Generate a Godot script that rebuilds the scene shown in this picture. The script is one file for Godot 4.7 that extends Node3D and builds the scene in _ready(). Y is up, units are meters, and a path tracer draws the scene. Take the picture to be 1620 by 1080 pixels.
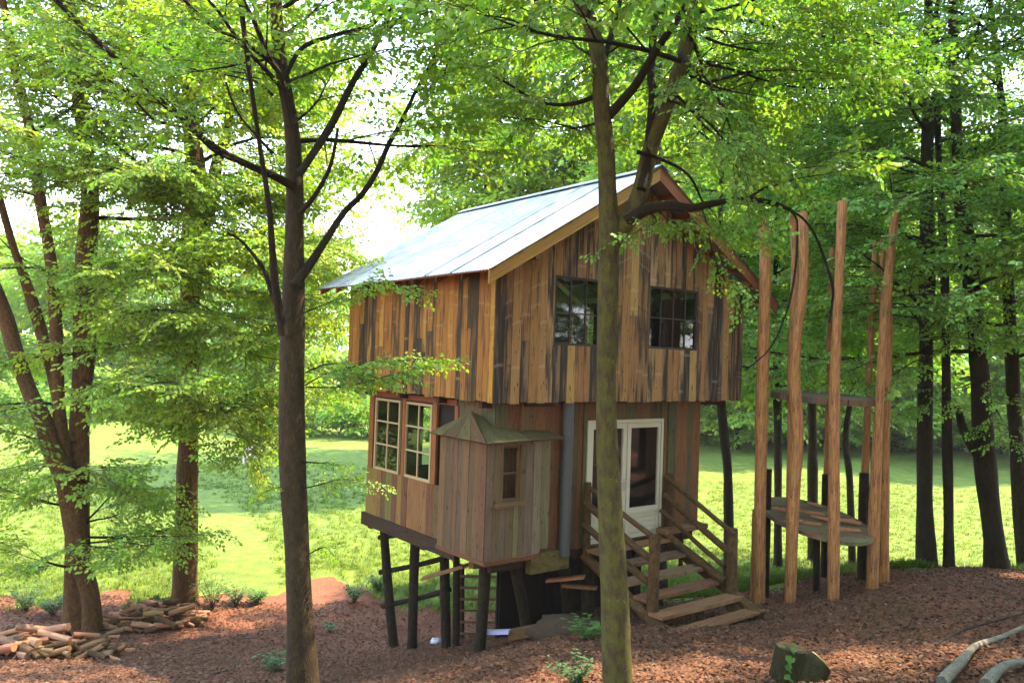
extends Node3D

# ---------------------------------------------------------------- camera and frame
const FOCAL := 1240.0            # photograph pixels
const EYE := Vector3(0, 6, 0)
var CB := Basis.from_euler(Vector3(deg_to_rad(1.25), 0, deg_to_rad(1.9)))
var HB := Basis(Vector3.UP, deg_to_rad(37.8))      # axes of the tree house: x along the gable, -z along the side wall
const HO := Vector3(-0.2587, 5.3152, -12.0)        # lower near corner of the upper storey
const HG := 3.4                                    # that corner above the house's base
var rng := RandomNumberGenerator.new()
var M := {}
var used := {}
var nz := FastNoiseLite.new()
var SPRAY := []
var GROUND_LIFT := 0.0

class MB:
	var v := PackedVector3Array()
	var n := PackedVector3Array()
	var t := PackedVector2Array()
	var c := PackedColorArray()
	var i := PackedInt32Array()
	func vert(p: Vector3, nn: Vector3, uv := Vector2.ZERO, col := Color.WHITE) -> int:
		v.append(p); n.append(nn); t.append(uv); c.append(col)
		return v.size() - 1
	func tri(a: int, b: int, d: int) -> void:
		if (v[b] - v[a]).cross(v[d] - v[a]).dot(n[a] + n[b] + n[d]) > 0.0:
			i.append(a); i.append(d); i.append(b)
		else:
			i.append(a); i.append(b); i.append(d)
	func quad(p: Array, nn: Vector3, uv: Array, col := Color.WHITE) -> void:
		var k := v.size()
		for q in 4:
			vert(p[q], nn, uv[q], col)
		tri(k, k + 1, k + 2); tri(k, k + 2, k + 3)
	# box from eight corners: 0-3 the front face (bottom left, bottom right, top right, top left), 4-7 the back face
	func hexa(p: Array, u0 := 0.0, u1 := 1.0, v0 := 0.0, v1 := 1.0, col := Color.WHITE) -> void:
		var mid := Vector3.ZERO
		for q in p: mid += q
		mid /= 8.0
		for f in [[0, 1, 2, 3], [5, 4, 7, 6], [4, 0, 3, 7], [1, 5, 6, 2], [3, 2, 6, 7], [4, 5, 1, 0]]:
			var a: Vector3 = p[f[0]]; var b: Vector3 = p[f[1]]; var d: Vector3 = p[f[2]]; var e: Vector3 = p[f[3]]
			var nn := (d - a).cross(e - b).normalized()
			if nn.dot((a + b + d + e) / 4.0 - mid) < 0.0: nn = -nn
			var uu := u1
			if f[0] == 4 or f[0] == 1: uu = lerpf(u0, u1, 0.25)
			quad([a, b, d, e], nn, [Vector2(u0, v0), Vector2(uu, v0), Vector2(uu, v1), Vector2(u0, v1)], col)
	func box(lo: Vector3, hi: Vector3, u0 := 0.0, u1 := 1.0, v0 := 0.0, v1 := 1.0) -> void:
		hexa([Vector3(lo.x, lo.y, hi.z), Vector3(hi.x, lo.y, hi.z), Vector3(hi.x, hi.y, hi.z), Vector3(lo.x, hi.y, hi.z), Vector3(lo.x, lo.y, lo.z), Vector3(hi.x, lo.y, lo.z), Vector3(hi.x, hi.y, lo.z), Vector3(lo.x, hi.y, lo.z)], u0, u1, v0, v1)
	# a bar between two points with a width (across, along side) and a thickness (along out)
	func bar(a: Vector3, b: Vector3, side: Vector3, out: Vector3, w: float, th: float, u0 := 0.0, u1 := 1.0, v0 := 0.0, v1 := 1.0) -> void:
		var s := side.normalized() * w * 0.5
		var o := out.normalized() * th * 0.5
		hexa([a - s + o, a + s + o, b + s + o, b - s + o, a - s - o, a + s - o, b + s - o, b - s - o], u0, u1, v0, v1)
	func tube(pts: Array, rad: Array, sides := 8, tile := 0.6, rough := 0.0, noise: FastNoiseLite = null, col := Color.WHITE, caps := true, flare := 0.0) -> void:
		var m := pts.size()
		var up := Vector3(0.31, 0.17, 0.93)
		var along := 0.0
		var reps := maxf(1.0, roundf(TAU * rad[0] / tile))
		var k0 := v.size()
		var prev := Vector3.ZERO
		for q in m:
			var p: Vector3 = pts[q]
			var d: Vector3 = (pts[mini(q + 1, m - 1)] - pts[maxi(q - 1, 0)]).normalized()
			if q == 0:
				prev = up.cross(d).normalized()
			prev = (prev - d * prev.dot(d)).normalized()
			var w := d.cross(prev)
			if q > 0: along += p.distance_to(pts[q - 1])
			for s in sides + 1:
				var an := TAU * s / sides
				var o := prev * cos(an) + w * sin(an)
				var r: float = rad[q]
				if noise:
					var ps := p + (prev * cos(TAU * (s % sides) / sides) + w * sin(TAU * (s % sides) / sides)) * r
					r *= 1.0 + rough * noise.get_noise_3dv(ps * 3.0)
					if flare > 0.0:
						r += flare * exp(-along * 3.2) * (0.55 + 0.6 * sin((s % sides) * TAU / sides * 5.0 + 1.3 * p.x))
				vert(p + o * r, o, Vector2(float(s) / sides * reps, along / tile * 0.5), col)
		for q in m - 1:
			for s in sides:
				var a := k0 + q * (sides + 1) + s
				tri(a, a + 1, a + sides + 2); tri(a, a + sides + 2, a + sides + 1)
		if caps:
			for e in [0, m - 1]:
				var d: Vector3 = (pts[e] - pts[1 if e == 0 else m - 2]).normalized()
				var ce := vert(pts[e], d, Vector2(0.5, 0.5), col)
				var ring := []
				for s in sides + 1:
					ring.append(vert(v[k0 + e * (sides + 1) + s], d, Vector2(0.5 + 0.4 * cos(TAU * s / sides), 0.5 + 0.4 * sin(TAU * s / sides)), col))
				for s in sides:
					tri(ce, ring[s], ring[s + 1])
	func into(am: ArrayMesh, mat: Material) -> ArrayMesh:
		if v.is_empty(): return am
		var arr := []
		arr.resize(Mesh.ARRAY_MAX)
		arr[Mesh.ARRAY_VERTEX] = v; arr[Mesh.ARRAY_NORMAL] = n; arr[Mesh.ARRAY_TEX_UV] = t; arr[Mesh.ARRAY_COLOR] = c; arr[Mesh.ARRAY_INDEX] = i
		am.add_surface_from_arrays(Mesh.PRIMITIVE_TRIANGLES, arr)
		am.surface_set_material(am.get_surface_count() - 1, mat)
		return am

# ---------------------------------------------------------------- small helpers
func at(u: float, w: float, depth: float) -> Vector3:      # the point of the place seen at that pixel, that far off
	var d := CB * Vector3((u - 810.0) / FOCAL, -(w - 540.0) / FOCAL, -1.0)
	return EYE + d * (depth / -d.z)

func ss(a: float, b: float, x: float) -> float:
	return smoothstep(0.0, 1.0, clampf((x - a) / (b - a), 0.0, 1.0))

func ground(x: float, z: float) -> float:
	var d := -z
	var sl := 0.204 + 0.07 * ss(2.5, -2.5, x) - 0.05 * ss(3.0, 9.0, x)
	var s := 4.4 - (d * sl if d > 0.0 else d * 0.08)
	s -= 0.7 * ss(17.0, 21.0, d) * ss(3.0, 8.0, x)
	var f := 0.02 + 0.35 * nz.get_noise_2d(x * 0.35, z * 0.35) + 0.0000 * d
	if d > 60.0: f += (d - 60.0) * 0.02
	var k := 0.5
	var h := clampf(0.5 + 0.5 * (s - f) / k, 0.0, 1.0)
	var y := lerpf(f, s, h) + k * h * (1.0 - h)
	return y + 0.05 * nz.get_noise_2d(x * 4.0, z * 4.0) + 0.09 * nz.get_noise_2d(x * 1.3 + 40.0, z * 1.3)

func on_ground(u: float, w: float) -> Vector3:
	var d := (CB * Vector3((u - 810.0) / FOCAL, -(w - 540.0) / FOCAL, -1.0)).normalized()
	var p := EYE
	for k in 4000:
		p += d * 0.04
		if p.y < ground(p.x, p.z): break
	p.y = ground(p.x, p.z)
	return p

func floor_edge(x: float) -> float:                         # how far out the leaf litter reaches before the meadow starts
	return 18.3 + 1.6 * nz.get_noise_2d(x * 5.0, 7.0) + 1.7 * exp(-pow((x + 4.4) / 2.6, 2.0)) - 1.6 * ss(-1.0, 1.5, x) + 0.6 * ss(4.0, 9.0, x)

func numbered(called: String) -> String:
	if not used.has(called):
		used[called] = 0
		return called
	used[called] += 1
	return "%s_%03d" % [called, used[called]]

func tag(o: Node3D, label: String, category := "", group := "", kind := "") -> Node3D:
	if label: o.set_meta("label", label)
	if category: o.set_meta("category", category)
	if group: o.set_meta("group", group)
	if kind: o.set_meta("kind", kind)
	return o

func thing(called: String, label: String, category: String, where := Vector3.ZERO, basis_ := Basis.IDENTITY, group := "") -> Node3D:
	var o := Node3D.new()
	o.name = numbered(called)
	add_child(o)
	o.transform = Transform3D(basis_, where)
	tag(o, label, category, group)
	return o

func mesh_node(called: String, am: Mesh, parent: Node) -> MeshInstance3D:
	var o := MeshInstance3D.new()
	o.mesh = am
	if parent == self:
		o.name = numbered(called)
		add_child(o)
	else:
		o.name = called
		parent.add_child(o, true)
	return o

# a part of a thing from shapes in the thing's own axes; world = the shapes are in the axes of the place
func part(called: String, mb: MB, mat: Material, parent: Node, world := false) -> MeshInstance3D:
	var o := mesh_node(called, mb.into(ArrayMesh.new(), mat), parent)
	if world:
		var g := Transform3D()
		var q := parent
		while q is Node3D and q != self:
			g = q.transform * g
			q = q.get_parent()
		o.transform = g.affine_inverse()
	return o

func smooth(p: Array, per := 4) -> Array:                   # Catmull-Rom through vectors or numbers
	var out := []
	for k in p.size() - 1:
		var a = p[maxi(k - 1, 0)]; var b = p[k]; var c = p[k + 1]; var d = p[mini(k + 2, p.size() - 1)]
		for s in per:
			var t := float(s) / per
			out.append((b * 2.0 + (c - a) * t + (a * 2.0 - b * 5.0 + c * 4.0 - d) * t * t + (b * 3.0 - a - c * 3.0 + d) * t * t * t) * 0.5)
	out.append(p[p.size() - 1])
	return out

func rf(a: float, b: float) -> float:
	return rng.randf_range(a, b)

func pick(a: Array):
	return a[rng.randi() % a.size()]

# ---------------------------------------------------------------- textures and materials
func noise(seed_: int, freq := 1.0, oct := 3) -> FastNoiseLite:
	var n := FastNoiseLite.new()
	n.seed = seed_
	n.noise_type = FastNoiseLite.TYPE_SIMPLEX_SMOOTH
	n.frequency = freq
	n.fractal_octaves = oct
	return n

func textures(w: int, h: int, f: Callable) -> Array:         # f gives a colour whose alpha is the height; -> [colour, height]
	var im := Image.create(w, h, false, Image.FORMAT_RGB8)
	var hm := Image.create(w, h, false, Image.FORMAT_L8)
	for y in h:
		for x in w:
			var c: Color = f.call(float(x) / w, float(y) / h)
			im.set_pixel(x, y, Color(c.r, c.g, c.b))
			hm.set_pixel(x, y, Color(c.a, c.a, c.a))
	return [ImageTexture.create_from_image(im), ImageTexture.create_from_image(hm)]

func mat(tx: Array, rough: float, relief := 0.0, tint := Color.WHITE) -> StandardMaterial3D:
	var m := StandardMaterial3D.new()
	m.albedo_color = tint
	m.roughness = rough
	m.metallic_specular = 0.35
	if tx.size():
		m.albedo_texture = tx[0]
		if relief > 0.0:
			m.heightmap_enabled = true
			m.heightmap_texture = tx[1]
			m.heightmap_scale = relief
	return m

func triplanar(m: StandardMaterial3D, scale_: float, world := true) -> StandardMaterial3D:
	m.uv1_triplanar = true
	m.uv1_world_triplanar = world
	m.uv1_scale = Vector3.ONE * scale_
	return m

func c8(r: float, g: float, b: float) -> Color:
	return Color(r / 255.0, g / 255.0, b / 255.0)

func plank_atlas(seed_: int, tones: Array, stain: Array, stain_col: Color, pale: float, n_strips := 8) -> Array:
	var a := noise(seed_, 1.0, 4); var b := noise(seed_ + 1, 1.0, 3); var g := noise(seed_ + 2, 1.0, 2)
	var pal := []
	for k in n_strips:
		pal.append([fposmod(k * 0.37 + 0.21, 1.0), fposmod(k * 0.61 + 0.55, 1.0), fposmod(k * 0.83 + 0.37, 1.0)])
	return textures(768, 1024, func(u: float, w: float) -> Color:
		var s := int(u * n_strips)
		var x := u * n_strips - s
		var base: Color = tones[s % tones.size()]
		var wob := 0.05 * b.get_noise_2d(s * 9.0 + 3.0, w * 5.0)
		var fine := g.get_noise_2d((u + wob * 0.2) * 260.0, w * 9.0)
		var grain := a.get_noise_2d((u + wob * 0.5) * 70.0, w * 4.5)
		var c := base.lightened(0.10 * maxf(grain, 0.0)).darkened(0.30 * maxf(-grain, 0.0) + 0.16 * maxf(-fine, 0.0))
		var kn := b.get_noise_2d(x * 2.4 + s * 31.0, w * 13.0)
		if kn > 0.5: c = c.darkened(minf(0.55, (kn - 0.5) * 4.0))
		var st: float = stain[s % stain.size()]
		var m := a.get_noise_2d(x * 1.5 + s * 17.0, w * 2.6) * 0.9 + 0.35 * a.get_noise_2d(u * 90.0, w * 6.0 + 40.0) + st
		c = c.lerp(stain_col, 0.86 * smoothstep(-0.08, 0.55, m))
		for q in pal[s]:
			c = c.lerp(base.lightened(0.25), pale * 0.8 * exp(-pow((w - q) / 0.006, 2.0)))
		if x < 0.035 or x > 0.965: c = c.darkened(0.45)
		c.a = clampf(0.55 + 0.3 * fine + 0.25 * grain, 0.0, 1.0)
		return c)

func bark_tex(seed_: int, dark: Color, light: Color, moss: Color, moss_amount: float, vertical: float) -> Array:
	var a := noise(seed_, 1.0, 4); var b := noise(seed_ + 5, 1.0, 3)
	var f := func(n: FastNoiseLite, u: float, w: float, fu: float, fw: float) -> float:
		var x := cos(TAU * u) * fu / TAU; var y := sin(TAU * u) * fu / TAU
		return lerpf(n.get_noise_3d(x, y, w * fw), n.get_noise_3d(x, y, (w - 1.0) * fw), w)
	return textures(384, 768, func(u: float, w: float) -> Color:
		var fis: float = f.call(a, u, w, 26.0, 26.0 / vertical)
		var fine: float = f.call(b, u, w, 70.0, 60.0)
		var big: float = f.call(b, u, w, 5.0, 6.0)
		var h := clampf(1.6 * absf(fis) + 0.12 + 0.3 * fine, 0.0, 1.0)
		var c := dark.lerp(light, clampf(h + 0.35 * big, 0.0, 1.0))
		c = c.lerp(moss, moss_amount * smoothstep(-0.25, 0.3, big + 0.5 * fine))
		var lich: float = f.call(a, u, w, 9.0, 12.0)
		if lich > 0.42: c = c.lerp(c8(150, 142, 118), minf(0.4, (lich - 0.42) * 4.0))
		c.a = h
		return c)

func make_materials() -> void:
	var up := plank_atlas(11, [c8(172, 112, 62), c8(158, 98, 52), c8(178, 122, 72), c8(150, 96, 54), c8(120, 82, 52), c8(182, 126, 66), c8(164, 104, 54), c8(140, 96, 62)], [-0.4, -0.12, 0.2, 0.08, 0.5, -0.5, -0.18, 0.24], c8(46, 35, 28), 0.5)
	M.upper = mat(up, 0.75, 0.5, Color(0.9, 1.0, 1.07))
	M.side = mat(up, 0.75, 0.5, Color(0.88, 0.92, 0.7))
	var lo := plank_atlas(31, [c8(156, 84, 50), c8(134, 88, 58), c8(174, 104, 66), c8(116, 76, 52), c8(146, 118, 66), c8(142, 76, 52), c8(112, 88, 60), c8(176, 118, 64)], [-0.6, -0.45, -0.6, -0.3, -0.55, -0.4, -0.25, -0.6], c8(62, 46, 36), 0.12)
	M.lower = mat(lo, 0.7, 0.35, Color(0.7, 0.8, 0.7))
	var bay := plank_atlas(51, [c8(134, 98, 74), c8(122, 96, 80), c8(142, 106, 80), c8(118, 92, 66), c8(130, 116, 80), c8(128, 90, 70), c8(136, 112, 92), c8(112, 92, 76)], [-0.45, -0.4, -0.5, -0.3, -0.5, -0.35, -0.4, -0.3], c8(70, 58, 48), 0.1)
	M.bay = mat(bay, 0.8, 0.4, Color(0.74, 0.73, 0.62))
	M.bay_grey = mat(bay, 0.8, 0.4, Color(0.84, 0.86, 0.82))
	M.tread = mat(bay, 0.85, 0.6, Color(0.86, 0.8, 0.7))
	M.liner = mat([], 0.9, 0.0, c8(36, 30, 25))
	M.fascia = mat(lo, 0.7, 0.3, Color(0.9, 0.98, 0.85))
	M.beam = mat(bay, 0.85, 0.4, Color(0.72, 0.68, 0.52))
	M.bay_roof = mat(bay, 0.85, 0.5, Color(0.64, 0.64, 0.52))
	M.earth_board = mat(bay, 0.9, 0.4, Color(0.3, 0.27, 0.24))
	M.dark_beam = mat(bay, 0.85, 0.4, Color(0.5, 0.46, 0.42))
	M.frame = mat(lo, 0.55, 0.15, Color(0.74, 0.72, 0.6))
	M.cream = mat([], 0.45, 0.0, c8(172, 160, 134))
	M.muntin = mat([], 0.5, 0.0, c8(160, 136, 94))
	M.iron = mat([], 0.6, 0.0, c8(58, 46, 40))
	M.steel = mat([], 0.3, 0.0, c8(190, 190, 186)); M.steel.metallic = 0.9
	var gz := noise(91, 1.0, 4)
	var galv := textures(512, 512, func(u: float, w: float) -> Color:
		var k := gz.get_noise_2d(u * 18.0, w * 30.0)
		var c := c8(178, 184, 190).lightened(0.2 * maxf(k, 0.0)).darkened(0.15 * maxf(-k, 0.0))
		c.a = 0.5 + 0.5 * k
		return c)
	M.roof = mat(galv, 0.48, 0.0, c8(206, 205, 202)); M.roof.metallic = 0.65
	M.duct = mat(galv, 0.55, 0.0, c8(112, 106, 96)); M.duct.metallic = 0.2
	var g := StandardMaterial3D.new()
	g.transparency = BaseMaterial3D.TRANSPARENCY_ALPHA
	g.albedo_color = Color(0.04, 0.05, 0.05, 0.3)
	g.roughness = 0.03
	g.metallic_specular = 0.8
	M.glass = g
	# bark
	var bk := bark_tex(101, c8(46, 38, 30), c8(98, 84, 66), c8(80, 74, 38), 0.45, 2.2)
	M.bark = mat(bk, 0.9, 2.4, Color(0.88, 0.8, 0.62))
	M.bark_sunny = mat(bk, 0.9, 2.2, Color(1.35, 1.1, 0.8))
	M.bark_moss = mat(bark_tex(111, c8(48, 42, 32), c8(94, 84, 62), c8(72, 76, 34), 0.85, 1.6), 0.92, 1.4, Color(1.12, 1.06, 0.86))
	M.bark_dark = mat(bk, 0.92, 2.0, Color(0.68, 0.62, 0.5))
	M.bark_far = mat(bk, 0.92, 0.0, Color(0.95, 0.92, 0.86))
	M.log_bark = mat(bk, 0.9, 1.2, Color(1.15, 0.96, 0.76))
	M.split = mat(bay, 0.8, 0.5, Color(1.15, 1.02, 0.9))
	M.birch = mat(bark_tex(121, c8(70, 64, 52), c8(188, 180, 160), c8(104, 100, 66), 0.25, 0.5), 0.85, 0.8)
	var pz := noise(131, 1.0, 4)
	M.pole = mat(textures(384, 1024, func(u: float, w: float) -> Color:
		var x := cos(TAU * u) * 1.0; var y := sin(TAU * u) * 1.0
		var s := lerpf(pz.get_noise_3d(x * 2.6, y * 2.6, w * 3.0), pz.get_noise_3d(x * 2.6, y * 2.6, (w - 1.0) * 3.0), w)
		var t := pz.get_noise_3d(x * 9.0, y * 9.0, w * 5.0 + 50.0)
		var c := c8(164, 110, 58).lightened(0.12 * maxf(t, 0.0)).darkened(0.3 * maxf(-t, 0.0))
		c = c.lerp(c8(116, 72, 42), 0.85 * smoothstep(-0.05, 0.4, s))
		if pz.get_noise_3d(x * 3.0 + 9.0, y * 3.0, w * 14.0) > 0.4: c = c.darkened(0.55)
		c = c.lerp(c8(92, 66, 46), 0.6 * smoothstep(0.1, 0.35, pz.get_noise_3d(x * 5.0, y * 5.0 + 30.0, w * 2.0)))
		c.a = clampf(0.5 + 0.6 * t, 0.0, 1.0)
		return c), 0.7, 0.6)
	# ground
	var gn := noise(141, 1.0, 4); var cell := noise(142, 1.0, 2)
	cell.noise_type = FastNoiseLite.TYPE_CELLULAR
	cell.cellular_return_type = FastNoiseLite.RETURN_CELL_VALUE
	var tile := func(n: FastNoiseLite, u: float, w: float, k: float) -> float:
		var a := lerpf(n.get_noise_2d(u * k, w * k), n.get_noise_2d((u - 1.0) * k, w * k), smoothstep(0.75, 1.0, u))
		var b := lerpf(n.get_noise_2d(u * k, (w - 1.0) * k), n.get_noise_2d((u - 1.0) * k, (w - 1.0) * k), smoothstep(0.75, 1.0, u))
		return lerpf(a, b, smoothstep(0.75, 1.0, w))
	M.litter = triplanar(mat(textures(768, 768, func(u: float, w: float) -> Color:
		var cv: float = tile.call(cell, u, w, 46.0)
		var f: float = tile.call(gn, u, w, 40.0)
		var c := c8(98, 58, 37).lerp(c8(130, 80, 52), clampf(cv * 0.5 + 0.5, 0.0, 1.0)).darkened(0.45 * maxf(-f, 0.0))
		c.a = clampf(0.5 + 0.35 * cv + 0.3 * f, 0.0, 1.0)
		return c), 0.95, 1.5), 0.55)
	M.litter.vertex_color_use_as_albedo = true
	M.grass = triplanar(mat(textures(768, 768, func(u: float, w: float) -> Color:
		var f: float = tile.call(gn, u, w, 60.0)
		var h: float = tile.call(gn, u, w, 9.0)
		var c := c8(80, 98, 26).lerp(c8(102, 116, 36), clampf(0.5 + h, 0.0, 1.0)).darkened(0.35 * maxf(-f, 0.0))
		c.a = 0.5 + 0.5 * f
		return c), 0.95, 2.0), 0.21)
	M.grass.vertex_color_use_as_albedo = true
	M.rock = triplanar(mat(textures(256, 256, func(u: float, w: float) -> Color:
		var f: float = tile.call(gn, u, w, 14.0)
		var c := c8(70, 52, 36).lerp(c8(46, 40, 26), clampf(0.5 + f, 0.0, 1.0))
		c.a = 0.5 + 0.5 * f
		return c), 0.95, 1.5), 1.3)
	# leaves: their colour is in the vertices and in the copies' tints
	var l := StandardMaterial3D.new()
	l.vertex_color_use_as_albedo = true
	l.roughness = 0.5
	l.metallic_specular = 0.35
	l.backlight_enabled = true
	l.backlight = Color(0.98, 1.0, 0.55)
	M.leaf = l
	var d := StandardMaterial3D.new()
	d.vertex_color_use_as_albedo = true
	d.roughness = 0.9
	d.metallic_specular = 0.2
	M.dead = d
	M.twig = mat([], 0.9, 0.0, c8(70, 58, 46))

# ---------------------------------------------------------------- leaves
func leaf(mb: MB, p: Vector3, dir: Vector3, up: Vector3, length: float, wide: float, col: Color) -> void:
	var s := dir.cross(up).normalized()
	var fold := 0.18 * wide
	var n1 := (up + s * 0.25).normalized()
	var n2 := (up - s * 0.25).normalized()
	var a := p; var b := p + dir * length - up * length * 0.12
	var mid := p + dir * length * 0.5 - up * fold
	var l1 := p + dir * length * 0.38 + s * wide * 0.5; var l2 := p + dir * length * 0.7 + s * wide * 0.36
	var r1 := p + dir * length * 0.38 - s * wide * 0.5; var r2 := p + dir * length * 0.7 - s * wide * 0.36
	var k := mb.v.size()
	for q in [a, l1, l2, b]: mb.vert(q, n1, Vector2.ZERO, col)
	mb.tri(k, k + 1, k + 2); mb.tri(k, k + 2, k + 3)
	k = mb.v.size()
	for q in [a, r1, r2, b]: mb.vert(q, n2, Vector2.ZERO, col)
	mb.tri(k, k + 1, k + 2); mb.tri(k, k + 2, k + 3)

func make_sprays() -> void:
	# a spray: a flat twig 0.8 m long with side twigs, leaves set alternately along each; x is the way it grows, y its upper side
	for k in 6:
		var mb := MB.new(); var tw := MB.new()
		var big := k >= 4                                    # fewer, larger leaves, for what stands far off
		var side := 1.0
		tw.tube([Vector3.ZERO, Vector3(0.4, 0.03, rf(-0.03, 0.03)), Vector3(0.8, -0.06, 0)], [0.007, 0.005, 0.002], 3, 0.6, 0, null, Color.WHITE, false)
		var stems := [[Vector3(0.1, 0.01, 0), Vector3(0.85, -0.05, 0), 8]]
		for q in 8:
			side = -side
			var x := 0.1 + q * 0.085 + rf(-0.02, 0.02)
			var ln := rf(0.32, 0.46) * (1.0 - 0.55 * absf(x - 0.3))
			var e := Vector3(x + ln * 0.72, rf(-0.2, 0.1), side * ln * rf(0.6, 0.8))
			stems.append([Vector3(x, 0.02, 0), e, 6])
			tw.tube([Vector3(x, 0.02, 0), e], [0.004, 0.0015], 3, 0.6, 0, null, Color.WHITE, false)
		for st in stems:
			var a: Vector3 = st[0]; var b: Vector3 = st[1]; var d := (b - a).normalized()
			var nl: int = st[2]
			if big: nl = 4
			var ps := 1.0
			for j in nl:
				ps = -ps
				var f := (j + 0.6) / nl
				if rng.randf() < 0.08: continue
				var sd := d.cross(Vector3.UP).normalized() * ps
				var ld := (d * rf(0.5, 0.9) + sd * rf(0.6, 0.9) + Vector3(0, rf(-0.7, 0.2), 0)).normalized()
				if j == nl - 1: ld = (d + Vector3(0, -0.15, 0)).normalized()
				var lu := (Vector3.UP + Vector3(rf(-0.8, 0.8), 0, rf(-0.8, 0.8))).normalized()
				lu = (lu - ld * lu.dot(ld)).normalized()
				var sz := rf(0.065, 0.128) * (1.55 if big else 1.0)
				var v := rf(0.75, 1.2)
				leaf(mb, a.lerp(b, f), ld, lu, sz, sz * rf(0.58, 0.7), Color(0.195 * v * rf(0.82, 1.2), 0.32 * v, 0.062 * v))
		var am := mb.into(ArrayMesh.new(), M.leaf)
		if not big: am = tw.into(am, M.twig)
		SPRAY.append(am)

# ---------------------------------------------------------------- trees
func tree_begin(called: String, label: String, base: Vector3, group := "", tint := Color.WHITE, variants := [0, 1]) -> Dictionary:
	var root := thing(called, label, "tree", base, Basis.IDENTITY, group)
	return {"root": root, "limbs": MB.new(), "sp": {}, "tint": tint, "variants": variants, "sc": 1.0}

func spray(t: Dictionary, p: Vector3, dir: Vector3, s: float, tilt := 0.7) -> void:
	var x := dir.normalized()
	var up := (Vector3.UP + Vector3(rf(-tilt, tilt), 0, rf(-tilt, tilt))).normalized()
	up = (up - x * up.dot(x)).normalized()
	var k = pick(t.variants)
	if not t.sp.has(k): t.sp[k] = []
	var v := rf(0.8, 1.2)
	var tint: Color = t.tint
	t.sp[k].append([Transform3D(Basis(x * s, up * s, x.cross(up) * s), p), Color(tint.r * v * rf(0.85, 1.2), tint.g * v, tint.b * v)])

var N_SPRAY := 0
func tree_end(t: Dictionary, bark: Material) -> void:
	for k in t.sp: N_SPRAY += t.sp[k].size()
	if t.limbs.v.size(): tag(part("limbs", t.limbs, bark, t.root, true), "", "", "", "stuff")
	for k in t.sp:
		var mm := MultiMesh.new()
		mm.transform_format = MultiMesh.TRANSFORM_3D
		mm.use_colors = true
		mm.mesh = SPRAY[k]
		mm.instance_count = t.sp[k].size()
		for q in t.sp[k].size():
			mm.set_instance_transform(q, t.sp[k][q][0])
			mm.set_instance_color(q, t.sp[k][q][1])
		var o := MultiMeshInstance3D.new()
		o.multimesh = mm
		o.name = "crown"
		t.root.add_child(o, true)
		o.transform = t.root.transform.affine_inverse()
		o.set_meta("kind", "stuff")

func side_sprays(t: Dictionary, pts: Array, from: float, gap: float, s: float, sub := 0.0) -> void:   # sprays set alternately along a branch
	var total := 0.0
	for k in pts.size() - 1: total += pts[k].distance_to(pts[k + 1])
	var side := 1.0 if rng.randf() < 0.5 else -1.0
	var next := total * from
	var run := 0.0
	for k in pts.size() - 1:
		var a: Vector3 = pts[k]; var b: Vector3 = pts[k + 1]
		var ln := a.distance_to(b)
		var d := (b - a).normalized()
		while next < run + ln:
			var p := a.lerp(b, (next - run) / ln)
			var flat := Vector3(d.x, d.y * 0.4, d.z)
			if flat.length() < 0.45: flat = Vector3(rf(-1, 1), 0.05, rf(-1, 1))
			var sd := flat.rotated(Vector3.UP, side * rf(0.6, 1.25)).normalized()
			sd.y += rf(-0.2, 0.12)
			side = -side
			var f := next / total
			if sub > 0.0:
				var ln2 := sub * (1.15 - 0.7 * f) * rf(0.7, 1.2)
				var e := p + sd.normalized() * ln2 + Vector3(0, -0.06 * ln2 * ln2, 0)
				t.limbs.tube([p, p.lerp(e, 0.5) + Vector3(0, 0.04 * ln2, 0), e], [0.012 * sqrt(ln2), 0.009 * sqrt(ln2), 0.004], 4, 0.6, 0, null, Color.WHITE, false)
				var q := 0.22
				var s2 := 1.0
				while q < ln2:
					var pp := p.lerp(e, q / ln2) + Vector3(0, 0.04 * ln2 * sin(PI * q / ln2), 0)
					spray(t, pp, sd.rotated(Vector3.UP, s2 * rf(0.4, 1.0)) + Vector3(0, rf(-0.55, 0.4), 0), s * rf(0.7, 1.15))
					s2 = -s2
					q += gap * 0.75
				spray(t, e, sd + Vector3(0, -0.1, 0), s)
			else:
				spray(t, p, sd, s * rf(0.75, 1.15))
			next += gap * rf(0.8, 1.2)
		run += ln
	spray(t, pts[pts.size() - 1], pts[pts.size() - 1] - pts[pts.size() - 2], s)

func leafy(t: Dictionary, start: Vector3, dir: Vector3, length: float, r: float, s := 1.0, gap := 0.42, from := 0.22, sub := 0.38) -> void:
	var d := dir.normalized()
	var pts := [start]
	var p := start
	var n := 6
	for k in n:
		p += d * length / n
		d = (d + Vector3(rf(-0.2, 0.2), rf(-0.16, 0.14), rf(-0.2, 0.2))).normalized()
		pts.append(p)
	var rad := []
	for k in n + 1: rad.append(lerpf(r, r * 0.16, float(k) / n))
	t.limbs.tube(pts, rad, 5, 0.6, 0, null, Color.WHITE, false)
	side_sprays(t, pts, from, gap, s, length * sub)

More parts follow.
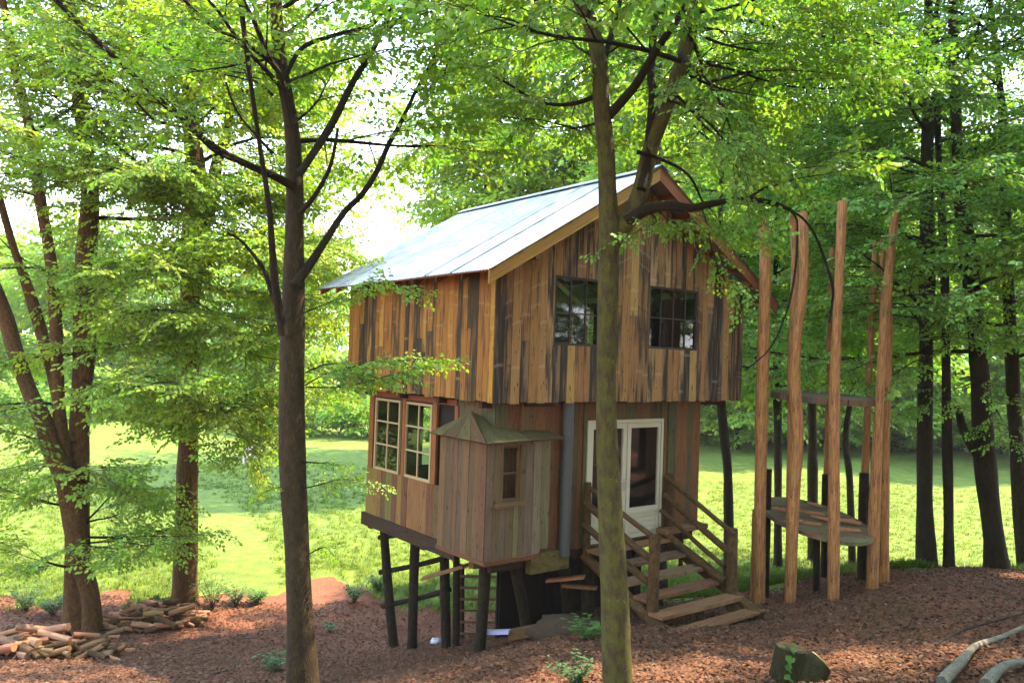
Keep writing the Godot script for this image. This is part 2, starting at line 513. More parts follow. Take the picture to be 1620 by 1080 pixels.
func tree_limbs(t: Dictionary, line: Array, y0: float, y1: float, count: int, l0: float, l1: float, s := 1.0, gap := 0.5, rise := 0.25) -> void:
	var yaw := rf(0, TAU)
	for k in count:
		var f := (k + rf(0.1, 0.9)) / count
		var y := lerpf(y0, y1, f)
		var p: Vector3 = line[line.size() - 1]
		for q in line.size() - 1:
			if line[q].y <= y and line[q + 1].y >= y and line[q + 1].y > line[q].y:
				p = line[q].lerp(line[q + 1], (y - line[q].y) / (line[q + 1].y - line[q].y))
				break
		yaw += 2.4 + rf(-0.5, 0.5)
		var d := Vector3(cos(yaw), rise * rf(-0.4, 2.6) + 0.7 * f * f, sin(yaw))
		leafy(t, p, d, lerpf(l0, l1, f) * rf(0.75, 1.2), 0.012 + 0.009 * lerpf(l0, l1, f), s * 1.1, gap * 0.85, 0.16, 0.5)

func px_line(a: Array, d0: float, d1: float) -> Array:       # [u, v, u, v ...] -> points, the depth running from d0 to d1
	var out := []
	var n := a.size() / 2
	for k in n: out.append(at(a[2 * k], a[2 * k + 1], lerpf(d0, d1, float(k) / maxf(1.0, n - 1))))
	return out

func lerped(a: float, b: float, n: int) -> Array:
	var out := []
	for k in n: out.append(lerpf(a, b, float(k) / maxf(1.0, n - 1)))
	return out

func big_branch(t: Dictionary, a: Array, d0: float, d1: float, w0: float, w1: float, m: Material, called := "branch") -> Array:   # widths in pixels
	var raw := px_line(a, d0, d1)
	raw.push_front(raw[0] - (raw[1] - raw[0]).normalized() * 0.07)
	var pts := smooth(raw, 4)
	var mb := MB.new()
	mb.tube(pts, lerped(w0 * d0 / FOCAL * 0.5, w1 * d1 / FOCAL * 0.5, pts.size()), 9, 0.4, 0.5, nz)
	part(called, mb, m, t.root, true)
	return pts

func trunk(t: Dictionary, pts: Array, rad: Array, m: Material, flare := 0.0, sides := 16, called := "trunk") -> Array:
	var p := smooth(pts, 5); var r := smooth(rad, 5)
	var mb := MB.new()
	mb.tube(p, r, sides + 4, 0.6, 0.32, nz, Color.WHITE, true, flare)
	part(called, mb, m, t.root, true)
	return p

# ---------------------------------------------------------------- the tree house
func H(a: float, u: float, b: float) -> Vector3:              # along the gable, up, back along the side wall
	return Vector3(a, u + HG, -b)

# vertical boards side by side, each a part; holes are [x0, x1, y0, y1]
func board_wall(parent: Node, o: Vector3, right: Vector3, out: Vector3, length: float, low: Callable, high: Callable, holes: Array, m: Material, wmin: float, wmax: float, strips: Array, split_p := 0.0, called := "plank") -> void:
	var cuts := [0.0, length]
	for h in holes:
		for x in [h[0], h[1]]:
			if x > 0.02 and x < length - 0.02: cuts.append(x)
	cuts.sort()
	var edges := []
	for k in cuts.size() - 1:
		var x: float = cuts[k]
		var span: float = cuts[k + 1] - x
		var ws := []
		var sum := 0.0
		while sum < span - wmin * 0.5:
			var w := rf(wmin, wmax)
			ws.append(w); sum += w
		if ws.is_empty(): ws = [span]; sum = span
		for w in ws:
			edges.append([x, x + w * span / sum])
			x += w * span / sum
	for e in edges:
		var x0: float = e[0] + 0.0025; var x1: float = e[1] - 0.0025
		var mid := (x0 + x1) * 0.5
		var runs := [[null, null]]
		for h in holes:
			if mid > h[0] and mid < h[1]:
				runs = [[null, h[2]], [h[3], null]]
		for r in runs:
			var b0: float = low.call(x0) if r[0] == null else r[0]
			var b1: float = low.call(x1) if r[0] == null else r[0]
			var t0: float = high.call(x0) if r[1] == null else r[1]
			var t1: float = high.call(x1) if r[1] == null else r[1]
			if r[0] == null:
				var j := rf(-0.022, 0.012)
				b0 += j; b1 += j + rf(-0.006, 0.006)
			var pieces := [[b0, b1, t0, t1]]
			if minf(t0, t1) - maxf(b0, b1) > 1.3 and rng.randf() < split_p:
				var c := lerpf(maxf(b0, b1), minf(t0, t1), rf(0.25, 0.75))
				pieces = [[b0, b1, c - 0.003, c - 0.003], [c + 0.003, c + 0.003, t0, t1]]
			for q in pieces:
				if minf(q[2] - q[0], q[3] - q[1]) < 0.01: continue
				var mb := MB.new()
				var proud := rf(0.0, 0.011)
				var lean := rf(-0.004, 0.004)
				var f := out * (0.012 + proud); var bk := -out * 0.014
				var P := func(x: float, y: float, of: Vector3) -> Vector3: return o + right * x + Vector3(0, y, 0) + of
				var s: int = pick(strips)
				var u0 := (s + 0.04) / 8.0; var u1 := (s + 0.96) / 8.0
				if rng.randf() < 0.5:
					var sw := u0
					u0 = u1
					u1 = sw
				var ln: float = (maxf(q[2], q[3]) - minf(q[0], q[1])) / 4.0
				var v0 := rf(0.0, maxf(0.0, 1.0 - ln))
				mb.hexa([P.call(x0 + lean, q[0], f), P.call(x1, q[1], f + out * rf(-0.003, 0.003)), P.call(x1 + lean, q[3], f), P.call(x0, q[2], f), P.call(x0, q[0], bk), P.call(x1, q[1], bk), P.call(x1, q[3], bk), P.call(x0, q[2], bk)], u0, u1, v0 + ln, v0)
				part(called, mb, m, parent)

func panel(mb: MB, o: Vector3, right: Vector3, out: Vector3, w: float, h: float, holes: Array, th: float) -> void:
	var xs := [0.0, w]; var ys := [0.0, h]
	for k in holes:
		xs.append_array([k[0], k[1]]); ys.append_array([k[2], k[3]])
	xs.sort(); ys.sort()
	for a in xs.size() - 1:
		for b in ys.size() - 1:
			if xs[a + 1] - xs[a] < 0.001 or ys[b + 1] - ys[b] < 0.001: continue
			var cx: float = (xs[a] + xs[a + 1]) / 2; var cy: float = (ys[b] + ys[b + 1]) / 2
			var open := false
			for k in holes:
				if cx > k[0] and cx < k[1] and cy > k[2] and cy < k[3]: open = true
			if open: continue
			var p := func(x: float, y: float, z: float) -> Vector3: return o + right * x + Vector3(0, y, 0) + out * z
			mb.hexa([p.call(xs[a], ys[b], 0), p.call(xs[a + 1], ys[b], 0), p.call(xs[a + 1], ys[b + 1], 0), p.call(xs[a], ys[b + 1], 0), p.call(xs[a], ys[b], -th), p.call(xs[a + 1], ys[b], -th), p.call(xs[a + 1], ys[b + 1], -th), p.call(xs[a], ys[b + 1], -th)])

# a window: its frame is the part, muntins and panes are its pieces
func window(parent: Node, o: Vector3, right: Vector3, out: Vector3, w: float, h: float, xs: Array, ys: Array, m: Material, mm: Material, fw := 0.05, mw := 0.022, depth := 0.05, called := "window") -> Node3D:
	var up := Vector3.UP
	var mb := MB.new()
	for x in [fw / 2, w - fw / 2]: mb.bar(o + right * x, o + right * x + up * h, right, out, fw, depth, 0.3, 0.34, 0, h / 4)
	for y in [fw / 2, h - fw / 2]: mb.bar(o + right * fw + up * y, o + right * (w - fw) + up * y, up, out, fw, depth - 0.004, 0.4, 0.44, 0, w / 4)
	var win := part(called, mb, m, parent)
	var gx := [fw]; var gy := [fw]
	for x in xs:
		var b := MB.new()
		b.bar(o + right * w * x + up * fw, o + right * w * x + up * (h - fw), right, out, mw, depth * 0.55)
		part("muntin", b, mm, win)
		gx.append(w * x)
	for y in ys:
		var b := MB.new()
		b.bar(o + right * fw + up * h * y, o + right * (w - fw) + up * h * y, up, out, mw, depth * 0.5)
		part("muntin", b, mm, win)
		gy.append(h * y)
	gx.append(w - fw); gy.append(h - fw)
	for a in gx.size() - 1:
		for c in gy.size() - 1:
			var b := MB.new()
			var tl := rf(-0.0015, 0.0015)
			var p0: Vector3 = o + right * (gx[a] + mw * 0.3) + up * (gy[c] + mw * 0.3) - out * 0.006
			var p1: Vector3 = o + right * (gx[a + 1] - mw * 0.3) + up * (gy[c + 1] - mw * 0.3) - out * 0.006
			var rx := right * (p1 - p0).dot(right); var uy := up * (p1.y - p0.y)
			b.quad([p0, p0 + rx + out * tl, p0 + rx + uy + out * tl, p0 + uy], out, [Vector2(0, 0), Vector2(1, 0), Vector2(1, 1), Vector2(0, 1)])
			part("pane", b, M.glass, win)
	return win

func build_house() -> Node3D:
	rng.seed = 4021
	var r := thing("treehouse", "two-storey plank treehouse on posts with a corrugated metal gable roof", "treehouse", HO - Vector3(0, HG, 0), HB)
	var X := Vector3.RIGHT; var Z := Vector3.BACK; var Y := Vector3.UP
	var L := 6.2; var W := 4.97
	var roof := func(a: float) -> float: return 1.97 + 0.59 * (minf(a, L - a) + 0.5)     # upper face of the roof
	var under := func(a: float) -> float: return roof.call(a) - 0.15
	var zero := func(_x: float) -> float: return 0.0
	var w1 := [1.17, 2.55, 0.93, 2.07]; var w2 := [3.42, 4.78, 0.95, 2.08]
	# upper storey
	var g := part("gable_wall", _liner_gable(L, under, [w1, w2]), M.liner, r)
	board_wall(g, H(0, 0, 0.0), X, Z, L, zero, under, [w1, w2], M.upper, 0.13, 0.21, [0, 1, 2, 3, 4, 5, 6, 7, 2, 7, 3, 4], 0.3)
	var mb := MB.new()
	panel(mb, H(0.016, 0.02, 0.06), -Z, -X, W - 0.08, 2.0, [], 0.05)
	var s := part("side_wall", mb, M.liner, r)
	board_wall(s, H(-0.002, 0, 0.012), -Z, -X, W - 0.012, zero, func(_x): return 2.09, [], M.side, 0.12, 0.19, [0, 1, 2, 3, 4, 5, 6, 7, 4, 1, 3], 0.12)
	mb = MB.new()
	panel(mb, H(L - 0.02, 0.0, 0.06), -Z, X, W - 0.08, 2.1, [[4.2, 4.6, 0.85, 1.95]], 0.05)
	var rs := part("end_wall", mb, M.liner, r)
	board_wall(rs, H(L + 0.004, 0, 0.012), -Z, X, W - 0.012, zero, func(_x): return 2.09, [[4.25, 4.65, 0.85, 1.95]], M.upper, 0.16, 0.24, [0, 1, 5, 6])
	mb = MB.new()
	panel(mb, H(0.06, 0.0, W - 0.06), X, -Z, L - 0.12, 2.1, [], 0.05)
	var bw := part("back_wall", mb, M.liner, r)
	board_wall(bw, H(0, 0, W), X, -Z, L, zero, under, [], M.upper, 0.2, 0.3, [0, 1, 5, 6])
	mb = MB.new(); mb.box(H(0.03, 0.0, W - 0.03), H(L - 0.03, 0.06, 0.03))
	part("upper_floor", mb, M.liner, r)
	for q in [0.35, 1.6, 2.9, 4.2]:                            # joists under the jetty
		mb = MB.new(); mb.box(H(0.04, -0.11, q + 0.08), H(L - 0.04, -0.004, q), 0.02, 0.1, 0, 1)
		part("joist", mb, M.dark_beam, r)
	mb = MB.new(); mb.box(H(0.75, -0.075, 0.2), H(1.35, -0.01, 0.1), 0.02, 0.1, 0, 0.3)
	part("bearer_end", mb, M.dark_beam, r)
	window(r, H(w1[0], w1[2], 0.02), X, Z, w1[1] - w1[0], w1[3] - w1[2], [0.27, 0.52, 0.75], [0.47], M.iron, M.iron, 0.04, 0.022, 0.05, "upper_window")
	window(r, H(w2[0], w2[2], 0.02), X, Z, w2[1] - w2[0], w2[3] - w2[2], [0.25, 0.5, 0.75], [0.5], M.iron, M.iron, 0.04, 0.022, 0.05, "upper_window")
	# a folded shutter frame standing inside the first window
	mb = MB.new()
	for q in [[0.45, 0.0, 0.45, 0.56], [0.78, 0.0, 0.78, 0.56]]: mb.bar(H(w1[0] + q[0], w1[2] + q[1] + 0.03, 0.05), H(w1[0] + q[2], w1[2] + q[3], 0.05), X, Z, 0.03, 0.02)
	part("inner_sash", mb, M.frame, r)
	# roof
	var rf_ := Node3D.new()
	rf_.name = "roof"
	r.add_child(rf_)
	var b0 := -0.5; var b1 := 5.56
	var wide := 1.01
	for sl in 2:
		var n_sheet := 6
		for k in n_sheet:
			var m := MB.new()
			var c0 := b0 + k * wide; var c1 := minf(c0 + wide + 0.05, b1)
			var nn := 84
			var pitch := atan(0.59)
			var nrm := Vector3(-sin(pitch), cos(pitch), 0) if sl == 0 else Vector3(sin(pitch), cos(pitch), 0)
			var lift := 0.004 * (k % 2) + 0.002
			var ids := []
			for row in 2:
				var a := (-0.5 if row == 0 else L / 2 - 0.01)
				if sl == 1: a = L - a
				for q in nn + 1:
					var b := lerpf(c0, c1, float(q) / nn)
					var ph := TAU * (b - b0) / 0.076
					var lap := 0.0
					if (q < 3 or q > nn - 3): lap = 0.004
					var dn := cos(ph) * 0.010 * TAU / 0.076
					ids.append(m.vert(H(a, roof.call(a), b) + nrm * (0.010 * sin(ph) + lift + lap), (nrm + Vector3(0, 0, dn)).normalized(), Vector2(b * 0.8, float(row) * 3.0)))
			for q in nn:
				m.tri(ids[q], ids[q + 1], ids[nn + 2 + q]); m.tri(ids[q], ids[nn + 2 + q], ids[nn + 1 + q])
			part("roof_sheet", m, M.roof, rf_)
			if (k == 0 or k == 1) and sl == 0:                  # the bright standing laps
				m = MB.new()
				var bb := c1 - 0.02 - k * 0.25
				m.bar(H(-0.5, roof.call(-0.5) + 0.02, bb), H(L / 2, roof.call(L / 2) + 0.02, bb), -Z, nrm, 0.045, 0.02)
				part("seam", m, M.roof, rf_)
		# rafters and sheathing under the sheets
		for k in 9:
			var m := MB.new()
			var b := b0 + 0.1 + k * (b1 - b0 - 0.2) / 8.0
			var a0 := -0.44 if sl == 0 else L + 0.44
			var a1 := L / 2 - 0.02 if sl == 0 else L / 2 + 0.02
			m.bar(H(a0, roof.call(a0) - 0.095, b), H(a1, roof.call(a1) - 0.095, b), Vector3(0, 0, 1), Y, 0.05, 0.11, 0.02, 0.1, 0, 0.9)
			part("rafter", m, M.fascia if k > 5 else M.dark_beam, rf_)
		for k in 8:
			var m := MB.new()
			var a := lerpf(-0.42, L / 2 - 0.12, k / 7.0)
			if sl == 1: a = L - a
			m.bar(H(a, roof.call(a) - 0.03, b0 + 0.02), H(a, roof.call(a) - 0.03, b1 - 0.02), Vector3(1, 0.59 if sl == 0 else -0.59, 0), Y, 0.1, 0.022, 0.02, 0.12, 0, 1)
			part("batten", m, M.fascia, rf_)
		var m2 := MB.new()
		var e := -0.49 if sl == 0 else L + 0.49
		m2.hexa([H(e, roof.call(e) - 0.22, -0.47), H(L / 2, roof.call(L / 2) - 0.24, -0.47), H(L / 2, roof.call(L / 2) - 0.02, -0.47), H(e, roof.call(e) - 0.02, -0.47), H(e, roof.call(e) - 0.22, -0.44), H(L / 2, roof.call(L / 2) - 0.24, -0.44), H(L / 2, roof.call(L / 2) - 0.02, -0.44), H(e, roof.call(e) - 0.02, -0.44)], 0.885 if sl == 0 else 0.64, 0.985 if sl == 0 else 0.735, 0.95, 0.05)
		part("bargeboard", m2, M.fascia, rf_)
		for q in [0.45, 2.0]:
			var m := MB.new()
			var a: float = q if sl == 0 else L - q
			m.box(H(a - 0.05, under.call(a) - 0.17, 0.02), H(a + 0.05, under.call(a) - 0.05, -0.435), 0.14, 0.2, 0, 0.2)
			part("purlin_end", m, M.fascia, rf_)
	var m3 := MB.new()
	m3.box(H(L - 0.02, 1.88, 0.02), H(L + 0.5, 1.99, -0.06), 0.14, 0.24, 0, 0.2)
	part("eave_lookout", m3, M.fascia, rf_)
	m3 = MB.new()
	var rt: float = roof.call(L / 2) + 0.03
	m3.hexa([H(L / 2 - 0.2, rt - 0.10, -0.52), H(L / 2, rt, -0.52), H(L / 2, rt + 0.012, -0.52), H(L / 2 - 0.2, rt - 0.088, -0.52), H(L / 2 - 0.2, rt - 0.10, b1 + 0.02), H(L / 2, rt, b1 + 0.02), H(L / 2, rt + 0.012, b1 + 0.02), H(L / 2 - 0.2, rt - 0.088, b1 + 0.02)])
	m3.hexa([H(L / 2 + 0.001, rt, -0.52), H(L / 2 + 0.2, rt - 0.10, -0.52), H(L / 2 + 0.2, rt - 0.088, -0.52), H(L / 2 + 0.001, rt + 0.012, -0.52), H(L / 2 + 0.001, rt, b1 + 0.02), H(L / 2 + 0.2, rt - 0.10, b1 + 0.02), H(L / 2 + 0.2, rt - 0.088, b1 + 0.02), H(L / 2 + 0.001, rt + 0.012, b1 + 0.02)])
	part("ridge_cap", m3, M.roof, rf_)
	# lower storey: left wall with two windows
	var ll := MB.new()
	panel(ll, H(0.30, -2.45, 1.3), -Z, -X, 3.1, 2.35, [[0.72, 1.85, 0.92, 2.22], [1.88, 2.9, 0.92, 2.22]], 0.04)
	var lw := part("window_wall", ll, M.liner, r)
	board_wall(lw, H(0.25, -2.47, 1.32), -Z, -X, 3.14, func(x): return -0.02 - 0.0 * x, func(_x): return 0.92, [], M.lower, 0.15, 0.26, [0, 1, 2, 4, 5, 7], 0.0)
	for q in [[4.40, 0.17], [3.10, 0.10], [2.05, 0.13], [1.36, 0.1]]:
		mb = MB.new(); mb.bar(H(0.238, -1.545, q[0] - q[1] / 2), H(0.238, -0.14, q[0] - q[1] / 2), Z, X, q[1], 0.05, 0.27, 0.36, 0.1, 0.5)
		part("corner_post", mb, M.frame, lw)
	mb = MB.new(); mb.bar(H(0.232, -0.09, 1.3), H(0.232, -0.09, 4.42), Y, X, 0.1, 0.05, 0.02, 0.1, 0, 0.8)
	part("head_board", mb, M.frame, lw)
	window(r, H(0.25, -1.55, 4.19), Z, -X, 0.97, 1.38, [0.5], [0.36, 0.68], M.muntin, M.muntin, 0.045, 0.03, 0.045, "casement_window")
	window(r, H(0.25, -1.55, 3.03), Z, -X, 0.93, 1.38, [0.5], [0.36, 0.68], M.muntin, M.muntin, 0.045, 0.03, 0.045, "casement_window")
	ll = MB.new()
	panel(ll, H(0.3, -2.5, 0.28), -Z, -X, 1.04, 2.48, [], 0.04)
	var iw := part("inner_wall", ll, M.liner, r)
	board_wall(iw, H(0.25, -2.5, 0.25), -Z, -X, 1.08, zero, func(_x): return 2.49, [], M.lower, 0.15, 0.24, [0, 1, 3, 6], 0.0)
	var fo := MB.new()
	panel(fo, H(1.5, -4.4, 1.7), X, Z, 3.7, 1.72, [], 0.04)
	var fb := part("foundation_wall", fo, M.liner, r)
	board_wall(fb, H(1.5, -4.4, 1.64), X, Z, 3.7, zero, func(_x): return 1.73, [], M.earth_board, 0.2, 0.32, [0, 1, 3, 7], 0.0)
	# lower storey: front wall and its double door
	var door := [1.98, 3.86, 0.0, 2.16]
	var lf := MB.new()
	panel(lf, H(0.3, -2.5, 0.30), X, Z, 4.9, 2.48, [door], 0.04)
	var fw := part("front_wall", lf, M.liner, r)
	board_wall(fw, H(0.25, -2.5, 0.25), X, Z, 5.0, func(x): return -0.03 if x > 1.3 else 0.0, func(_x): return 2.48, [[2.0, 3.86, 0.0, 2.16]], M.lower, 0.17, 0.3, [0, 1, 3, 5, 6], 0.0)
	mb = MB.new(); panel(mb, H(5.22, -2.5, 0.3), -Z, X, 4.2, 2.48, [], 0.05)
	var lr := part("far_wall", mb, M.liner, r)
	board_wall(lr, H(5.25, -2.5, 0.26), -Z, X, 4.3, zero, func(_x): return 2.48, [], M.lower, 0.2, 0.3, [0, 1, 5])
	mb = MB.new(); panel(mb, H(0.3, -2.5, 4.5), X, -Z, 4.9, 2.48, [[1.2, 3.6, 0.9, 2.1]], 0.05)
	part("rear_wall", mb, M.liner, r)
	mb = MB.new(); mb.box(H(0.26, -2.56, 4.48), H(5.2, -2.5, 0.26), 0, 1, 0, 1)
	part("lower_floor", mb, M.liner, r)
	for q in [[2.14, 0.07], [4.13, 0.1], [4.33, 0.09]]:        # cover strips beside the door
		mb = MB.new(); mb.bar(H(q[0], -2.5, 0.215), H(q[0], -0.02, 0.215), X, Z, q[1], 0.035, 0.77, 0.86, 0, 0.6)
		part("cover_strip", mb, M.lower, fw)
	for q in 2:
		_door_leaf(r, 2.26 + q * 0.94, q)
	mb = MB.new()
	mb.bar(H(2.23, -2.5, 0.24), H(2.23, -0.34, 0.24), X, Z, 0.06, 0.09); mb.bar(H(4.11, -2.5, 0.24), H(4.11, -0.34, 0.24), X, Z, 0.06, 0.09); mb.bar(H(2.2, -0.37, 0.24), H(4.14, -0.37, 0.24), Y, Z, 0.06, 0.095)
	part("door_frame", mb, M.cream, r)
	# furniture seen through the door: a dark stove
	mb = MB.new(); mb.box(H(3.25, -2.49, 2.2), H(3.95, -1.4, 1.6)); mb.box(H(3.5, -1.399, 2.0), H(3.64, -0.3, 1.86))
	part("stove", mb, M.iron, r)
	# the bay at the near corner
	var by := Node3D.new(); by.name = "bay"; r.add_child(by)
	board_wall(by, H(-0.05, -2.44, 1.34), Z, -X, 1.31, zero, func(_x): return 1.86, [], M.bay, 0.12, 0.2, [0, 1, 2, 3, 5, 0])
	var bh := [0.25, 0.63, 0.90, 1.78]
	board_wall(by, H(-0.05, -2.44, 0.03), X, Z, 1.08, zero, func(_x): return 1.86, [bh], M.bay_grey, 0.1, 0.17, [1, 4, 6, 7, 3])
	board_wall(by, H(1.05, -2.40, 0.17), X, Z, 0.28, zero, func(_x): return 1.82, [], M.bay_grey, 0.1, 0.16, [4, 4])
	mb = MB.new(); panel(mb, H(-0.03, -2.42, 1.3), Z, -X, 1.26, 1.84, [], 0.03); panel(mb, H(0.0, -2.42, 0.05), X, Z, 1.0, 1.84, [[bh[0] - 0.05, bh[1] - 0.05, bh[2] - 0.02, bh[3] - 0.02]], 0.03)
	mb.box(H(-0.03, -2.44, 1.3), H(1.02, -2.40, 0.05))
	mb.box(H(1.0, -2.42, 0.25), H(1.04, -0.6, 0.02))
	part("bay_lining", mb, M.liner, by)
	mb = MB.new(); panel(mb, H(0.02, -2.4, 0.5), Vector3.RIGHT, Vector3.BACK, 0.96, 1.8, [], 0.03)
	part("inner_partition", mb, M.liner, by)
	for q in [[H(-0.062, -2.45, 1.36), H(-0.062, -2.45, -0.0), Vector3(-1, 0, 0)], [H(-0.07, -2.45, 0.0), H(1.05, -2.45, 0.0), Vector3(0, 0, 1)]]:
		mb = MB.new(); mb.bar(q[0], q[1], Y, q[2], 0.07, 0.035, 0.65, 0.7, 0, 0.4)
		part("base_board", mb, M.lower, by)
	window(r, H(0.20, -1.54, 0.035), X, Z, 0.38, 0.88, [], [0.5], M.bay, M.bay, 0.05, 0.03, 0.05, "bay_window")
	mb = MB.new(); mb.bar(H(0.585, -1.54, -0.0), H(0.585, -0.66, -0.0), X, Z, 0.05, 0.06, 0.14, 0.2, 0, 0.3)
	part("jamb_board", mb, M.lower, by)
	mb = MB.new(); mb.bar(H(0.08, -1.585, -0.03), H(0.72, -1.575, -0.03), Y, Z, 0.045, 0.1, 0.3, 0.36, 0, 0.2)
	part("sill", mb, M.bay, by)
	_bay_roof(r)
	# galvanised duct in the corner beside the bay
	mb = MB.new(); mb.tube([H(1.66, -2.56, 0.12), H(1.65, -1.3, 0.12), H(1.66, -0.02, 0.12)], [0.1, 0.1, 0.1], 14, 0.6)
	part("duct", mb, M.duct, r)
	# floor beams and posts
	for q in [[H(0.24, -2.58, 4.55), H(0.24, -2.58, 1.2), 0.24, 0.1], [H(0.3, -2.62, 0.36), H(5.2, -2.62, 0.36), 0.18, 0.1], [H(0.3, -2.68, 2.4), H(5.2, -2.68, 2.4), 0.2, 0.12], [H(0.3, -2.68, 4.4), H(5.2, -2.68, 4.4), 0.2, 0.12]]:
		mb = MB.new(); mb.bar(q[0], q[1], Y, (q[1] - q[0]).cross(Y), q[2], q[3], 0.4, 0.48, 0, 0.9)
		part("floor_beam", mb, M.dark_beam, r)
	mb = MB.new(); mb.box(H(0.95, -2.78, 0.25), H(1.78, -2.46, 0.12), 0.53, 0.6, 0, 0.3)
	part("beam_end", mb, M.beam, r)
	mb = MB.new(); mb.bar(H(0.05, -2.56, 0.5), H(1.6, -2.56, 0.35), Y, Z, 0.16, 0.12, 0.4, 0.48, 0, 0.4)
	part("bay_bearer", mb, M.beam, r)
	var posts := [[607, 838, 625, 1024, 15.6, 17], [657, 850, 652, 1020, 15.2, 18], [703, 880, 708, 1008, 14.9, 18], [722, 880, 722, 1004, 14.6, 14], [768, 880, 757, 1022, 12.75, 24], [812, 885, 838, 998, 13.5, 26], [892, 890, 900, 985, 14.2, 22], [930, 880, 930, 985, 14.0, 22], [1040, 850, 1040, 960, 15.6, 22]]
	var inv := r.transform.affine_inverse()
	for q in posts:
		mb = MB.new()
		var a: Vector3 = inv * at(q[0], q[1], q[4]); var b: Vector3 = inv * at(q[2], q[3], q[4])
		b.y = minf(b.y, (inv * Vector3(0, ground(at(q[2], q[3], q[4]).x, -q[4]) - 0.2, 0)).y)
		var rr: float = q[5] * q[4] / FOCAL * 0.43
		mb.tube(smooth([b, b.lerp(a, 0.5) + Vector3(rf(-0.02, 0.02), 0, 0), a], 4), lerped(rr * 1.08, rr * 0.95, 9), 10, 0.6, 0.3, nz)
		part("post", mb, M.bark_dark, r)
	for q in [[600, 850, 668, 836], [601, 905, 712, 880], [605, 958, 712, 932]]:
		mb = MB.new()
		mb.tube(smooth([inv * at(q[0], q[1], 15.75), inv * at((q[0] + q[2]) * 0.5, (q[1] + q[3]) * 0.5 + 2, 15.3), inv * at(q[2], q[3], 14.85)], 4), lerped(0.055, 0.05, 9), 8, 0.6, 0.3, nz)
		part("rail", mb, M.bark_dark, r)
	return r

func _liner_gable(L: float, under: Callable, holes: Array) -> MB:
	var mb := MB.new()
	panel(mb, H(0.03, 0.0, 0.02), Vector3.RIGHT, Vector3.BACK, L - 0.06, 2.12, [[holes[0][0] - 0.03, holes[0][1] - 0.03, holes[0][2], holes[0][3]], [holes[1][0] - 0.03, holes[1][1] - 0.03, holes[1][2], holes[1][3]]], 0.04)
	for q in [[0.04, L / 2], [L / 2, L - 0.04]]:
		var a0: float = q[0]; var a1: float = q[1]
		var t0 := maxf(2.121, under.call(a0) - 0.01); var t1 := maxf(2.121, under.call(a1) - 0.01)
		mb.hexa([H(a0, 2.12, 0.02), H(a1, 2.12, 0.02), H(a1, t1, 0.02), H(a0, t0, 0.02), H(a0, 2.12, 0.06), H(a1, 2.12, 0.06), H(a1, t1, 0.06), H(a0, t0, 0.06)])
	return mb

func _door_leaf(r: Node3D, a: float, k: int) -> void:
	var w := 0.92
	var X := Vector3.RIGHT; var Y := Vector3.UP; var Z := Vector3.BACK
	var mb := MB.new()
	var b := 0.235
	mb.bar(H(a + 0.045, -2.48, b), H(a + 0.045, -0.405, b), X, Z, 0.09, 0.05)
	mb.bar(H(a + w - 0.045, -2.48, b), H(a + w - 0.045, -0.405, b), X, Z, 0.09, 0.05)
	for q in [[-0.45, 0.09], [-1.99, 0.1], [-2.44, 0.08]]:
		mb.bar(H(a + 0.09, q[0], b), H(a + w - 0.09, q[0], b), Y, Z, q[1], 0.046)
	var d := part("door", mb, M.cream, r)
	for q in 4:
		mb = MB.new()
		mb.bar(H(a + 0.09, -2.085 - q * 0.088, b + 0.004), H(a + w - 0.09, -2.085 - q * 0.088, b + 0.004), Y, Z, 0.082, 0.02)
		part("door_board", mb, M.cream, d)
	mb = MB.new()
	mb.quad([H(a + 0.085, -1.95, b), H(a + w - 0.085, -1.95, b), H(a + w - 0.085, -0.49, b), H(a + 0.085, -0.49, b)], Z, [Vector2(0, 0), Vector2(1, 0), Vector2(1, 1), Vector2(0, 1)])
	part("pane", mb, M.glass, d)
	if k == 0:
		mb = MB.new()
		mb.box(H(a + w - 0.065, -1.6, b - 0.026), H(a + w - 0.03, -1.35, b - 0.034))
		mb.bar(H(a + w - 0.048, -1.43, b - 0.034), H(a + w - 0.048, -1.43, b - 0.075), X, Y, 0.02, 0.02)
		mb.bar(H(a + w - 0.055, -1.43, b - 0.078), H(a + w - 0.17, -1.43, b - 0.078), Y, Z, 0.022, 0.018)
		part("handle", mb, M.steel, d)

